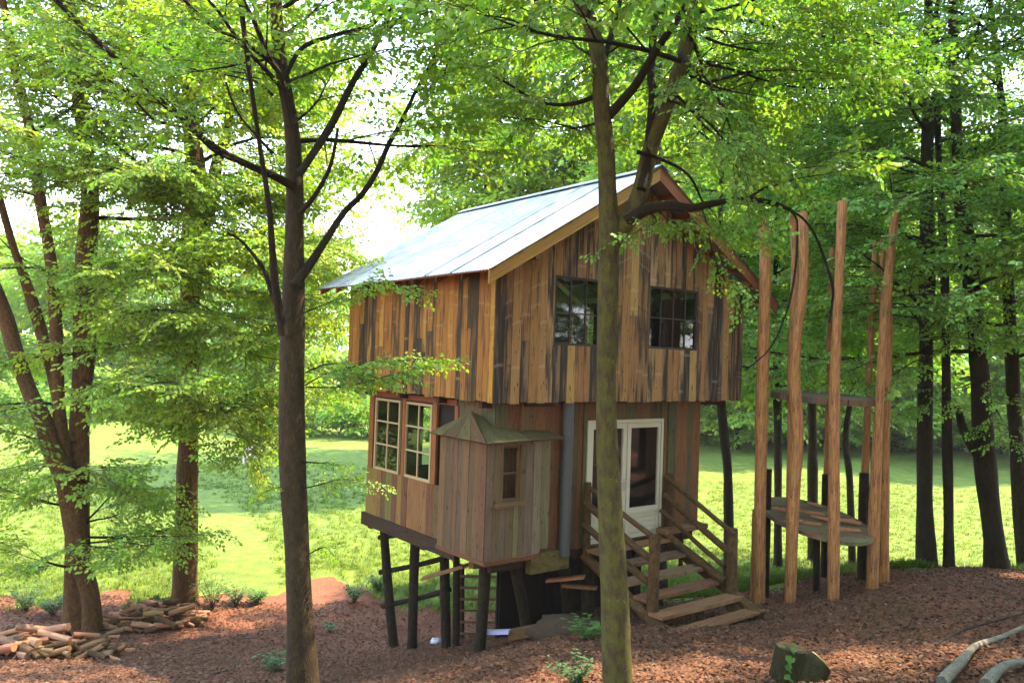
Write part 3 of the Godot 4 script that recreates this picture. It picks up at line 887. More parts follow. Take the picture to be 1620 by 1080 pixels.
func _bay_roof(r: Node3D) -> void:
	var E0 := H(-0.17, -0.60, 1.52); var E1 := H(-0.2, -0.605, -0.16); var E2 := H(1.36, -0.58, -0.13)
	var W2 := H(1.36, -0.50, 0.24); var W1 := H(0.62, -0.46, 0.22); var P := H(0.07, -0.2, 0.66); var W0 := H(0.2, -0.42, 1.5)
	var br := Node3D.new(); br.name = "bay_roof"; r.add_child(br)
	var fan := func(a: Vector3, b: Vector3, c: Vector3, d: Vector3, n: int) -> void:      # boards running from the edge a-b up to the edge d-c
		for k in n:
			var f0 := float(k) / n; var f1 := float(k + 1) / n - 0.008
			var p := [a.lerp(b, f0), a.lerp(b, f1), d.lerp(c, f1), d.lerp(c, f0)]
			var nn: Vector3 = (p[1] - p[0]).cross(p[3] - p[0] if p[3].distance_to(p[0]) > 0.05 else p[2] - p[0]).normalized()
			if nn.y < 0: nn = -nn
			var up := nn * (0.012 + rf(0.0, 0.006)); var dn := -nn * 0.012
			var mb := MB.new()
			var s: int = pick([0, 1, 3, 4, 4, 7])
			mb.hexa([p[0] + up, p[1] + up, p[2] + up + nn * 0.001, p[3] + up, p[0] + dn, p[1] + dn, p[2] + dn - nn * 0.001, p[3] + dn], (s + 0.05) / 8.0, (s + 0.95) / 8.0, 0.1, 0.4)
			part("roof_board", mb, M.bay_roof, br)
	fan.call(E0, E1, P + Vector3(-0.01, 0, 0.02), W0.lerp(P, 0.9), 4)
	fan.call(E1 + Vector3(0.01, 0, 0), E1.lerp(E2, 0.55), W1, P, 2)
	fan.call(E1.lerp(E2, 0.555), E2, W2, W1, 2)
	var mb := MB.new(); mb.bar(E1.lerp(P, 0.3) + Vector3(0, 0.035, 0), P + Vector3(0, 0.03, 0), Vector3(1, 0, -1), Vector3.UP, 0.05, 0.02, 0.3, 0.33)
	part("hip_strip", mb, M.dark_beam, br)
	mb = MB.new(); mb.bar(H(0.74, -0.60, 0.2), H(0.74, -0.03, 0.2), Vector3.RIGHT, Vector3.BACK, 0.05, 0.06, 0.02, 0.06, 0, 0.2)
	part("stud", mb, M.lower, br)

# ---------------------------------------------------------------- stairs
func log_bar(parent: Node, called: String, a: Vector3, b: Vector3, r0: float, r1: float, m: Material, bow := 0.0) -> void:
	var mb := MB.new()
	mb.tube(smooth([a, a.lerp(b, 0.35) + Vector3(bow, -bow, 0), a.lerp(b, 0.7) + Vector3(-bow * 0.4, -bow * 0.8, bow), b], 3), lerped(r0, r1, 10), 10, 0.5, 0.35, nz)
	part(called, mb, m, parent)

func build_stairs() -> void:
	rng.seed = 515
	var r := thing("staircase", "rough log staircase with plank treads climbing to the cream double door", "staircase", HO - Vector3(0, HG, 0), HB)
	var n := 6
	for k in n:
		var f := (k + 0.12) / n
		var u := lerpf(-3.33, -2.5, k / float(n - 1))
		var b := lerpf(-1.88, -0.08, k / float(n - 1))
		var mb := MB.new()
		var y := H(0, u, b)
		var lx := 2.12 + rf(-0.03, 0.03) + (0.0 if k else -0.0); var rx := 4.16 + rf(-0.05, 0.05) + (0.12 if k == 0 else 0.0)
		var s: int = [0, 2, 5, 6, 1, 2][k]
		var dp := 0.27 + rf(-0.02, 0.03)
		mb.hexa([Vector3(lx, y.y - 0.05, y.z + dp / 2), Vector3(rx, y.y - 0.05 + rf(-0.02, 0.02), y.z + dp / 2), Vector3(rx, y.y + rf(-0.012, 0.01), y.z + dp / 2), Vector3(lx, y.y, y.z + dp / 2), Vector3(lx, y.y - 0.05, y.z - dp / 2), Vector3(rx, y.y - 0.05, y.z - dp / 2), Vector3(rx, y.y, y.z - dp / 2), Vector3(lx, y.y, y.z - dp / 2)], 0.3, 0.4, 0.0, 0.5)
		mb.t.clear()
		for q in mb.v: mb.t.append(Vector2((s + 0.1 + 0.8 * clampf((q.z - y.z) / dp + 0.5, 0, 1)) / 8.0, q.x * 0.25))
		part("tread", mb, M.tread, r)
	log_bar(r, "stringer", H(2.16, -2.63, 0.16), H(2.18, -3.42, -1.72), 0.085, 0.1, M.log_bark, 0.02)
	log_bar(r, "stringer", H(4.12, -2.60, 0.16), H(4.14, -3.40, -2.0), 0.085, 0.085, M.log_bark, -0.02)
	log_bar(r, "newel_post", H(2.2, -3.5, -1.36), H(2.22, -1.99, -1.36), 0.1, 0.088, M.log_bark, 0.01)
	log_bar(r, "newel_post", H(4.13, -3.45, -1.42), H(4.11, -2.08, -1.42), 0.095, 0.085, M.log_bark, 0.0)
	log_bar(r, "newel_post", H(4.28, -2.8, 0.1), H(4.26, -1.36, 0.1), 0.07, 0.06, M.log_bark, 0.0)
	log_bar(r, "newel_post", H(2.16, -2.7, 0.1), H(2.14, -1.38, 0.1), 0.07, 0.06, M.log_bark, 0.0)
	log_bar(r, "handrail", H(2.14, -1.43, 0.14), H(2.2, -2.05, -1.44), 0.04, 0.045, M.log_bark, 0.02)
	log_bar(r, "handrail", H(2.12, -1.72, 0.14), H(2.2, -2.4, -1.38), 0.06, 0.06, M.log_bark, 0.03)
	log_bar(r, "handrail", H(2.1, -2.08, 0.14), H(2.2, -2.78, -1.38), 0.055, 0.06, M.log_bark, 0.04)
	log_bar(r, "handrail", H(4.18, -1.42, 0.14), H(4.06, -2.16, -1.5), 0.048, 0.045, M.log_bark, 0.01)
	log_bar(r, "handrail", H(4.16, -1.76, 0.14), H(4.06, -2.5, -1.46), 0.065, 0.06, M.log_bark, 0.02)
	log_bar(r, "handrail", H(4.02, -2.02, 0.1), H(4.0, -2.72, -1.36), 0.045, 0.04, M.log_bark, 0.03)
	log_bar(r, "handrail", H(4.0, -2.38, 0.1), H(4.02, -2.98, -1.36), 0.085, 0.08, M.log_bark, 0.0)
	var mb := MB.new(); mb.box(H(3.9, -2.42, 0.1), H(5.1, -2.34, -0.14), 0.3, 0.4, 0, 0.3)
	part("landing_shelf", mb, M.tread, r)
	log_bar(r, "prop", H(4.5, -3.2, 0.0), H(4.5, -2.42, 0.0), 0.05, 0.05, M.log_bark)
	# second flight, behind and below the house
	var inv := r.transform.affine_inverse()
	var r2 := thing("plank_steps", "grey plank steps descending the bank underneath the treehouse", "steps", HO - Vector3(0, HG, 0), HB)
	for k in 6:
		var p := inv * at(768, 912 + k * 18, 15.2 + k * 0.12)
		mb = MB.new(); mb.bar(p - Vector3(0.54, 0, 0).rotated(Vector3.UP, -0.6), p + Vector3(0.54, 0, 0).rotated(Vector3.UP, -0.6), Vector3(0, 0.25, 1), Vector3.UP, 0.24, 0.05, 0.3, 0.4, 0, 0.3)
		part("step_board", mb, M.tread, r2)
	for q in [728, 812]:
		mb = MB.new(); mb.bar(inv * at(q, 892, 15.1), inv * at(q, 1012, 15.9), Vector3(1, 0, 0), Vector3(0, 0, 1), 0.06, 0.2, 0.4, 0.5, 0, 0.3)
		part("stringer", mb, M.dark_beam, r2)

# ---------------------------------------------------------------- the ring of poles
func build_poles() -> void:
	rng.seed = 77
	var base := at(1300, 930, 15.3)
	base.y = ground(base.x, base.z)
	var r := thing("pole_structure", "ring of tall debarked poles holding two oval wooden platforms", "play structure", base)
	# [u, v ...] from the foot up, depth, width at the foot and at the top in pixels
	var poles := [
		[[1202, 945, 1204, 720, 1210, 480, 1211, 410, 1207, 345], 15.0, 31, 24, "pole"],
		[[1192, 935, 1195, 806], 15.4, 16, 15, "pole"],
		[[1250, 953, 1256, 780, 1262, 690, 1257, 600, 1262, 520, 1272, 440, 1270, 336], 14.5, 28, 22, "pole"],
		[[1249, 942, 1252, 700, 1253, 560, 1258, 430, 1254, 340], 15.1, 20, 16, "pole"],
		[[1319, 953, 1320, 760, 1321, 600, 1329, 420, 1333, 318], 14.3, 27, 20, "pole"],
		[[1303, 912, 1309, 700, 1316, 420, 1317, 400], 17.0, 15, 12, "pole"],
		[[1362, 932, 1371, 700, 1379, 520, 1386, 382], 16.4, 20, 14, "pole"],
		[[1380, 945, 1386, 760, 1396, 560, 1406, 440, 1417, 335], 14.9, 28, 18, "pole"],
		[[1397, 938, 1401, 720, 1407, 540, 1405, 470], 15.5, 24, 15, "pole"],
		[[1391, 930, 1394, 600, 1397, 378], 16.3, 16, 12, "pole"],
	]
	for q in poles:
		var d: float = q[1]
		var pts := px_line(q[0], d, d)
		var f: Vector3 = pts[0]
		pts[0] = Vector3(f.x, ground(f.x, f.z) - 0.15, f.z)
		if pts.size() == 2: pts.insert(1, pts[0].lerp(pts[1], 0.5))
		pts = smooth(pts, 5)
		var mb := MB.new()
		mb.tube(pts, lerped(q[2] * d / FOCAL * 0.335, q[3] * d / FOCAL * 0.32, pts.size()), 12, 0.8, 0.3, nz)
		part("pole", mb, M.pole, r, true)
	for q in [[1212, 905, 1216, 742, 15.7, 13], [1292, 928, 1293, 842, 15.4, 11], [1366, 930, 1368, 748, 16.0, 16], [1377, 935, 1378, 770, 15.6, 12], [1305, 905, 1306, 750, 16.8, 11]]:
		var a := at(q[0], q[1], q[4]); var b := at(q[2], q[3], q[4])
		a.y = ground(a.x, a.z) - 0.1
		var mb := MB.new()
		mb.tube(smooth([a, a.lerp(b, 0.5), b], 3), lerped(q[5] * q[4] / FOCAL * 0.5, q[5] * q[4] / FOCAL * 0.45, 7), 9, 0.6, 0.3, nz)
		part("stake", mb, M.bark_dark, r, true)
	# platforms: planks cut to an oval, each plank a piece
	for q in [[at(1303, 629, 15.5), 1.05, 0.85, 0.12, "upper_platform", 0.06, 0.02], [at(1290, 822, 15.5), 0.98, 1.2, 0.07, "lower_platform", 0.17, 0.05]]:
		var c: Vector3 = q[0]
		var pl := Node3D.new()
		pl.name = q[4]
		r.add_child(pl)
		pl.transform = Transform3D(Basis.from_euler(Vector3(q[5], 0.25, -q[6])), c - base)
		var n := 9
		for k in n:
			var z0: float = lerpf(-q[2], q[2], float(k) / n); var z1: float = lerpf(-q[2], q[2], float(k + 1) / n) - 0.008
			var mb := MB.new()
			var top := []; var steps := 4
			for e in steps + 1:
				var z := lerpf(z0, z1, float(e) / steps)
				top.append([z, q[1] * sqrt(maxf(0.02, 1.0 - z * z / q[2] / q[2]))])
			for e in steps:
				var t: float = q[3] * 0.5
				var a0: float = top[e][1]; var a1: float = top[e + 1][1]; var y0: float = top[e][0]; var y1: float = top[e + 1][0]
				mb.hexa([Vector3(-a1, -t, y1), Vector3(a1, -t, y1), Vector3(a1, t, y1), Vector3(-a1, t, y1), Vector3(-a0, -t, y0), Vector3(a0, -t, y0), Vector3(a0, t, y0), Vector3(-a0, t, y0)])
			mb.t.clear()
			var s := rng.randi() % 8
			for w in mb.v: mb.t.append(Vector2((s + 0.1 + 0.8 * clampf((w.z - z0) / (z1 - z0), 0, 1)) / 8.0, w.x * 0.25 + 0.4))
			part("platform_plank", mb, M.bay_grey, pl)
	# broken boards lying on the lower platform
	rng.seed = 99
	for k in 14:
		var mb := MB.new()
		var ln := rf(0.25, 0.6)
		mb.box(Vector3(-ln / 2, -0.014, -0.05), Vector3(ln / 2, 0.014, 0.05), 0.3, 0.36, 0, 0.2)
		var o := part("scrap_board", mb, M.split, self)
		var p := at(1290, 822, 15.5) + Vector3(rf(-0.72, 0.72), 0, rf(-0.8, 0.55))
		p.y = at(1290, 822, 15.5).y + 0.055 - (p.z - at(1290, 822, 15.5).z) * 0.17 - (p.x - at(1290, 822, 15.5).x) * 0.05 + (k % 4) * 0.018
		o.transform = Transform3D(Basis.from_euler(Vector3(0.17, rf(-1.2, 1.2), rf(-0.08, 0.02))), p)
		tag(o, "pale broken board end lying on the lower oval platform", "board", "broken boards on the lower platform")

# ---------------------------------------------------------------- ground
func sheet(xs: Array, zs: Array, f: Callable) -> MB:          # f(x, z) -> [height, colour]
	var mb := MB.new()
	var nx := xs.size()
	for z in zs:
		for x in xs:
			var q: Array = f.call(x, z)
			var e := 0.06
			var nn := Vector3(ground(x - e, z) - ground(x + e, z), 2.0 * e, ground(x, z - e) - ground(x, z + e)).normalized()
			mb.vert(Vector3(x, q[0], z), nn, Vector2(x, z), q[1])
	for b in zs.size() - 1:
		for a in nx - 1:
			var k := b * nx + a
			mb.tri(k, k + 1, k + nx + 1); mb.tri(k, k + nx + 1, k + nx)
	return mb

func spaced(a: float, b: float, near: float, grow: float, from: float, to: float) -> Array:   # even steps between from and to, growing outside
	var out := []
	var x := from
	while x <= to:
		out.append(x); x += near
	var st := near
	x = out[out.size() - 1]
	while x < b:
		st *= grow
		x += st
		out.append(x)
	st = near
	x = from
	while x > a:
		st *= grow
		x -= st
		out.push_front(x)
	return out

func build_ground() -> void:
	rng.seed = 12
	var fl := part("forest_floor", sheet(spaced(-420, 420, 0.16, 1.12, -12, 15), spaced(-420, 60, 0.16, 1.12, -22, -5), func(x: float, z: float) -> Array:
		var v := 1.0 + 0.45 * nz.get_noise_2d(x * 2.0, z * 2.0) + 0.35 * nz.get_noise_2d(x * 9.0 + 20.0, z * 9.0)
		var c := Color(v, v * 0.97, v * 0.95)
		var mo := ss(0.12, 0.4, nz.get_noise_2d(x * 3.2 + 80.0, z * 3.2) + 0.25 * nz.get_noise_2d(x * 14.0, z * 14.0)) * ss(1.0, 4.0, x) * ss(-16.0, -12.5, z)
		c = c.lerp(Color(0.75, 1.0, 0.35), 0.55 * mo)
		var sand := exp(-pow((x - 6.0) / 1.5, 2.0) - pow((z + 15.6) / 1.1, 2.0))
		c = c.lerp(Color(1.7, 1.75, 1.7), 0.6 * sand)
		return [ground(x, z) - 0.8 * ss(26.0, 36.0, -z), c]), M.litter, self)
	tag(fl, "reddish brown leaf litter floor of the wood sloping down from the viewer", "", "", "structure")
	var md := part("meadow", sheet(spaced(-420, 420, 0.35, 1.09, -22, 22), spaced(-420, -14.0, 0.35, 1.06, -40, -15), func(x: float, z: float) -> Array:
		var d := -z
		var k := d - floor_edge(x)
		var v := 1.0 + 0.35 * nz.get_noise_2d(x * 0.7, z * 0.7) + 0.4 * nz.get_noise_2d(x * 5.0, z * 5.0)
		var c := Color(v, v, v)
		for off in [-0.75, 0.75]:                              # two worn wheel tracks bending across the grass
			var q := d - 22.7
			var tx: float = -7.5 + off - 0.4 * q - 0.018 * q * q
			c = c.lerp(Color(2.0, 1.75, 1.9), 0.85 * exp(-pow((x - tx) / 0.42, 2.0)) * ss(20, 23, d) * ss(44, 38, d) * (0.75 + 0.5 * nz.get_noise_2d(x * 6.0, z * 6.0)))
		c = c.lerp(Color(1.5, 1.15, 1.0), 0.5 * ss(1.6, 0.0, k))
		return [ground(x, z) + clampf(k * 0.06, -0.5, 0.03), c]), M.grass, self)
	tag(md, "bright green meadow spreading out below the wood", "", "", "structure")
	# dead leaves on the floor
	var lib := []
	for k in 3:
		var mb := MB.new()
		leaf(mb, Vector3(-0.035, 0.0, 0), Vector3(1, 0.1 * k, 0).normalized(), Vector3(-0.1 * k, 1, 0.15).normalized(), 0.056, 0.038, Color.WHITE)
		lib.append(mb.into(ArrayMesh.new(), M.dead))
	for k in 3:
		var mm := MultiMesh.new()
		mm.transform_format = MultiMesh.TRANSFORM_3D
		mm.use_colors = true
		mm.mesh = lib[k]
		mm.instance_count = 42000
		for q in mm.instance_count:
			var d := 6.2 + 12.5 * pow(rng.randf(), 1.25)
			var x := rf(-0.72, 0.72) * d
			var p := Vector3(x, ground(x, -d) + rf(0.004, 0.03), -d)
			var b := Basis.from_euler(Vector3(rf(-0.45, 0.45), rf(0, TAU), rf(-0.45, 0.45))).scaled(Vector3.ONE * rf(0.55, 1.25))
			mm.set_instance_transform(q, Transform3D(b, p))
			var v := rf(0.5, 1.25)
			var cc := Color(0.112, 0.053, 0.029) * v
			if rng.randf() < 0.06: cc = Color(0.17, 0.105, 0.065) * rf(0.6, 1.1)
			mm.set_instance_color(q, Color(cc.r, cc.g, cc.b))
		var o := MultiMeshInstance3D.new()
		o.multimesh = mm
		o.name = numbered("leaf_litter")
		add_child(o)
		tag(o, "dry brown beech leaves scattered over the floor of the wood", "leaf litter", "fallen leaves", "stuff")
	var sk := MB.new()
	sk.tube([Vector3(-0.5, 0, 0), Vector3(-0.1, 0.03, 0.04), Vector3(0.2, 0.0, -0.03), Vector3(0.5, 0.02, 0.02)], [0.014, 0.012, 0.01, 0.005], 5)
	sk.tube([Vector3(0.1, 0.01, 0), Vector3(0.28, 0.05, 0.14)], [0.008, 0.004], 4)
	var ms := MultiMesh.new()
	ms.transform_format = MultiMesh.TRANSFORM_3D
	ms.mesh = sk.into(ArrayMesh.new(), M.twig)
	ms.instance_count = 420
	for q in ms.instance_count:
		var d := 6.8 + 10.5 * rng.randf()
		var x := rf(-0.7, 0.7) * d
		ms.set_instance_transform(q, Transform3D(Basis(Vector3.UP, rf(0, TAU)).scaled(Vector3.ONE * rf(0.15, 0.65)), Vector3(x, ground(x, -d) + 0.015, -d)))
	var so := MultiMeshInstance3D.new()
	so.multimesh = ms
	so.name = "twig_debris"
	add_child(so)
	tag(so, "thin dead twigs strewn over the leaf litter", "twigs", "", "stuff")
	# grass blades and herbs along the edge of the meadow
	var tuft := MB.new()
	for q in 16:
		var an := rf(0, TAU); var h := rf(0.07, 0.15); var w := 0.009
		var a := Vector3(cos(an), 0, sin(an)) * rf(0.0, 0.12)
		var lean := Vector3(cos(an + rf(-0.6, 0.6)), 0, sin(an)) * h * rf(0.2, 0.7)
		var sd := Vector3(-sin(an), 0, cos(an)) * w
		var k := tuft.v.size()
		var nn := Vector3(cos(an) * 0.2, 1.0, sin(an) * 0.2).normalized()
		var v := rf(0.8, 1.2)
		for e in [a - sd, a + sd, a + lean * 0.4 + Vector3(0, h * 0.65, 0) + sd * 0.7, a + lean * 0.4 + Vector3(0, h * 0.65, 0) - sd * 0.7, a + lean + Vector3(0, h, 0)]: tuft.vert(e, nn, Vector2.ZERO, Color(0.13 * v, 0.19 * v, 0.03 * v))
		tuft.tri(k, k + 1, k + 2); tuft.tri(k, k + 2, k + 3); tuft.tri(k + 3, k + 2, k + 4)
	var tm := tuft.into(ArrayMesh.new(), M.leaf)
	var mg := MultiMesh.new()
	mg.transform_format = MultiMesh.TRANSFORM_3D
	mg.use_colors = true
	mg.mesh = tm
	mg.instance_count = 20000
	for q in mg.instance_count:
		var x := 0.0; var d := 0.0
		for tries in 20:
			d = 17.0 + 24.0 * pow(rng.randf(), 2.6)
			x = rf(-0.72, 0.72) * d
			var q2 := d - 22.7
			if d > floor_edge(x) + rf(-0.3, 1.2) and absf(x + 7.5 + 0.4 * q2 + 0.018 * q2 * q2) > 1.0 + rf(-0.3, 0.3): break
		var s := rf(0.6, 1.3)
		mg.set_instance_transform(q, Transform3D(Basis(Vector3.UP, rf(0, TAU)).scaled(Vector3(s, s * rf(0.5, 1.1), s)), Vector3(x, ground(x, -d) + 0.01, -d)))
		var v := rf(0.75, 1.3)
		mg.set_instance_color(q, Color(v * rf(0.9, 1.15), v, v))
	var go := MultiMeshInstance3D.new()
	go.multimesh = mg
	go.name = "grass"
	add_child(go)
	tag(go, "green grass blades growing along the near edge of the meadow", "grass", "", "stuff")

# a leafy low plant: stems with sprays of leaves
func herb(called: String, label: String, category: String, p: Vector3, h: float, wide: float, n: int, leaf_s: float, col: Color, group := "") -> void:
	var r := thing(called, label, category, p, Basis.IDENTITY, group)
	var st := MB.new(); var lf := MB.new()
	for k in n:
		var an := TAU * k / n + rf(-0.4, 0.4)
		var e := Vector3(cos(an) * wide * rf(0.3, 1.0), h * rf(0.55, 1.0), sin(an) * wide * rf(0.3, 1.0))
		var m := e * 0.5 + Vector3(0, h * 0.12, 0)
		st.tube([Vector3(0, -0.03, 0), m, e], [0.005, 0.004, 0.002], 4, 0.6, 0, null, Color.WHITE, false)
		for q in 11:
			var f := 0.25 + 0.75 * q / 10.0
			var pp := m.lerp(e, clampf(f * 2 - 1, 0, 1)) if f > 0.5 else (m * f * 2.0)
			pp += Vector3(rf(-1, 1), rf(-0.6, 0.6), rf(-1, 1)) * leaf_s * 0.7
			var a2 := an + (1.2 if q % 2 else -1.2) + rf(-0.5, 0.5)
			var ld := Vector3(cos(a2), rf(-0.2, 0.3), sin(a2)).normalized()
			var lu := (Vector3.UP - ld * ld.y).normalized()
			var v := rf(0.8, 1.2)
			leaf(lf, pp, ld, lu, leaf_s * rf(0.7, 1.2), leaf_s * rf(0.45, 0.65), Color(col.r * v, col.g * v, col.b * v))
	part("stem", st, M.twig, r)
	tag(part("foliage", lf, M.leaf, r), "", "", "", "stuff")

# ---------------------------------------------------------------- logs, stump and small things
func build_small() -> void:
	rng.seed = 808
	# two heaps of firewood
	for hp in [[62, 1030, 130, "left", 1.2, 0.6, "split log in the sunlit firewood heap nearest the forked beech foot", "logs of the near firewood heap"], [246, 980, 95, "right", 1.0, 0.6, "split log in the smaller firewood heap before the single straight beech", "logs of the far firewood heap"]]:
		var c := on_ground(hp[0], hp[1] + 8)
		for k in hp[2]:
			var mb := MB.new()
			var ln := rf(0.3, 0.6); var rr := rf(0.03, 0.075)
			var sides := 3 + rng.randi() % 4
			var round_ := rng.randf() < 0.35
			mb.tube([Vector3(-ln / 2, 0, 0), Vector3(0, rf(-0.01, 0.01), 0), Vector3(ln / 2, 0, 0)], [rr, rr * 1.05, rr * 0.95], 9 if round_ else sides, 0.5, 0.3, nz)
			if not round_:
				var s := rng.randi() % 8
				for q in mb.t.size(): mb.t[q] = Vector2((s + 0.1 + 0.8 * fposmod(mb.t[q].x, 1.0)) / 8.0, mb.v[q].x * 0.4 + 0.5)
			var o := part("firewood_log", mb, M.log_bark if round_ else M.split, self)
			var f := sqrt(rng.randf())
			var an := rf(0, TAU)
			var p := c + Vector3(cos(an) * f * hp[4], 0, sin(an) * f * 0.8)
			var lift: float = hp[5] * maxf(0.0, 1.0 - f * f) * rf(0.15, 1.0)
			p.y = ground(p.x, p.z) + 0.05 + lift * 0.8
			o.transform = Transform3D(Basis.from_euler(Vector3(0, rf(-0.7, 0.9) + (PI if k % 2 else 0.0), rf(-0.35, 0.35))) * Basis(Vector3.RIGHT, rf(0, TAU)), p)
			tag(o, hp[6], "log", hp[7])
	# a few loose splits on the floor
	for q in [[168, 1010, 0.3], [178, 1044, -0.5], [190, 1030, 0.1]]:
		var mb := MB.new()
		mb.hexa([Vector3(-0.25, 0, 0.04), Vector3(0.25, 0, 0.05), Vector3(0.24, 0.04, 0.04), Vector3(-0.25, 0.05, 0.03), Vector3(-0.24, 0, -0.05), Vector3(0.26, 0, -0.04), Vector3(0.25, 0.03, -0.03), Vector3(-0.25, 0.035, -0.04)], 0.26, 0.36, 0, 0.2)
		var o := part("kindling_piece", mb, M.split, self)
		o.transform = Transform3D(Basis(Vector3.UP, q[2]), on_ground(q[0], q[1]) + Vector3(0, 0.01, 0))
		tag(o, "flat pale wood split right of the near firewood heap, %s of the three" % {1010: "farthest", 1044: "nearest", 1030: "middle one"}[int(q[1])], "wood split", "loose splits on the floor")
	# mossy stump with ivy, bottom right
	var sp := on_ground(1258, 1076)
	var r := thing("tree_stump", "mossy double tree stump with one pale slanting cut face", "stump", sp)
	var mb := MB.new()
	mb.tube(smooth([Vector3(-0.08, -0.25, 0), Vector3(-0.08, 0.05, 0), Vector3(-0.07, 0.3, 0), Vector3(-0.06, 0.4, 0)], 4), smooth([0.24, 0.2, 0.16, 0.15], 4), 18, 0.4, 0.8, nz, Color.WHITE, true, 0.06)
	r.scale = Vector3.ONE * 0.86
	part("trunk", mb, M.stump_moss, r)
	mb = MB.new()
	mb.tube(smooth([Vector3(0.0, -0.2, 0.1), Vector3(0.12, 0.05, 0.08), Vector3(0.24, 0.2, 0.06), Vector3(0.29, 0.25, 0.05)], 4), smooth([0.2, 0.19, 0.165, 0.15], 4), 18, 0.4, 0.5, nz)
	part("side_stem", mb, M.stump_moss, r)
	mb = MB.new()
	var dn := Vector3(0.78, 0.62, -0.1).normalized()
	mb.tube([Vector3(0.285, 0.247, 0.05), Vector3(0.285, 0.247, 0.05) + dn * 0.02], [0.146, 0.142], 16, 0.6)
	tag(part("cut_face", mb, M.cut, r), "pale freshly cut face")
	var iv := thing("ivy_sprig", "green ivy sprig clinging to the mossy stump", "ivy", sp + Vector3(-0.14, 0.26, 0.14))
	mb = MB.new()
	for k in 9:
		leaf(mb, Vector3(rf(-0.06, 0.08), 0.14 - k * 0.04, rf(0.0, 0.04)), Vector3(rf(-0.7, 0.7), rf(-0.6, 0.3), 0.5).normalized(), Vector3(0, 0.5, 0.85).normalized(), rf(0.07, 0.12), rf(0.07, 0.1), Color(0.11, 0.22, 0.04))
	part("foliage", mb, M.leaf, iv)
	# fallen birch limbs, bottom right
	for q in [[[1490, 1080, 1520, 1056, 1545, 1020, 1590, 1000, 1640, 985], 11, 9.6, 30, "pale lichened birch limb with white bands lying crooked on the litter"], [[1560, 1085, 1590, 1062, 1650, 1040], 9.2, 8.9, 30, "thick grey fallen limb at the edge below the birch limb"], [[1480, 1020, 1530, 1000, 1640, 962], 11.5, 11.5, 9, "thin dark dead stick lying behind the birch limb"]]:
		var pts := []
		var n: int = q[0].size() / 2
		for k in n:
			var p := on_ground(q[0][2 * k], minf(q[0][2 * k + 1] + 10, 1100))
			pts.append(p + Vector3(0, 0.07 + 0.05 * sin(k * 1.7), 0))
		pts = smooth(pts, 5)
		var m := MB.new()
		m.tube(pts, lerped(q[3] * 0.0018, q[3] * 0.0012, pts.size()), 10, 0.5, 0.4, nz)
		var o := part("fallen_limb", m, M.birch if q[3] > 20 else M.bark_dark, self)
		tag(o, q[4], "fallen limb")
	# under the house: bank of stone, planks, a pale tube and rubbish
	var bo := thing("boulder", "grey mossy boulder bedded in the bank beside the stair foot", "boulder", on_ground(905, 1000))
	mb = MB.new()
	var sm := SphereMesh.new(); sm.radial_segments = 28; sm.rings = 16; sm.radius = 1.0; sm.height = 2.0
	var ar := sm.get_mesh_arrays()
	for k in ar[0].size():
		var p: Vector3 = ar[0][k]
		var dd := 1.0 + 0.3 * nz.get_noise_3dv(p * 9.0) + 0.08 * nz.get_noise_3dv(p * 40.0)
		mb.vert(Vector3(p.x * 0.72 * dd, p.y * 0.24 * dd, p.z * 0.4 * dd), p, Vector2(p.x, p.y))
	for k in range(0, ar[12].size(), 3): mb.tri(ar[12][k], ar[12][k + 1], ar[12][k + 2])
	part("stone", mb, M.rock, bo)
	var loose := [[690, 908, 735, 895, 13.4, 0.2, 0.04, "grey board sticking out under the bay, resting on the posts", M.tread], [668, 915, 760, 888, 13.8, 0.14, 0.05, "long weathered board poking out to the left under the bay", M.tread], [865, 918, 925, 912, 13.9, 0.16, 0.05, "pale plank end stored under the house beside the stair", M.split], [890, 926, 945, 930, 13.9, 0.12, 0.05, "reddish plank stored under the house below the pale plank", M.lower], [757, 1000, 806, 999, 12.9, 0.1, 0.06, "pale lilac board lying at the foot of the plank steps", M.lilac], [806, 1004, 866, 992, 12.8, 0.14, 0.16, "grey squared timber lying from the post to the boulder", M.beam]]
	for q in loose:
		mb = MB.new()
		var a := at(q[0], q[1], q[4]); var b := at(q[2], q[3], q[4] - 0.2)
		var mid := (a + b) / 2
		mb.bar(a - mid, b - mid, Vector3.UP.cross(b - a), Vector3.UP, q[5], q[6], 0.3, 0.38, 0, 0.3)
		var o := part("loose_board", mb, q[8], self)
		o.position = mid
		tag(o, q[7], "board")
	var bag := thing("white_rag", "crumpled white rag lying on the ground left of the posts", "rag", on_ground(690, 1018))
	mb = MB.new()
	for k in ar[0].size():
		var p: Vector3 = ar[0][k]
		var dd := 1.0 + 0.6 * nz.get_noise_3dv(p * 22.0)
		mb.vert(p * Vector3(0.11, 0.07, 0.07) * dd + Vector3(0, 0.04, 0), p)
	for k in range(0, ar[12].size(), 3): mb.tri(ar[12][k], ar[12][k + 1], ar[12][k + 2])
	part("cloth", mb, M.white, bag)
	# far pale heap on the meadow
	var far := thing("garden_bench", "small pinkish bench seen far off across the meadow", "bench", Vector3(at(398, 712, 42).x, ground(at(398, 712, 42).x, -42), -42))
	mb = MB.new(); mb.box(Vector3(-0.45, 0.38, -0.2), Vector3(0.5, 0.46, 0.2)); part("seat", mb, M.pink, far)
	mb = MB.new(); mb.box(Vector3(-0.45, 0.5, -0.24), Vector3(0.5, 0.95, -0.2)); part("backrest", mb, M.pink, far)
	for x in [-0.4, 0.42]:
		mb = MB.new(); mb.box(Vector3(x, 0, -0.18), Vector3(x + 0.06, 0.379, 0.18)); part("leg", mb, M.pink, far)
	# plants
	herb("seedling", "bright green seedling between the boulder and the forked tree", "seedling", on_ground(928, 1012), 0.32, 0.26, 9, 0.12, Color(0.13, 0.24, 0.06))
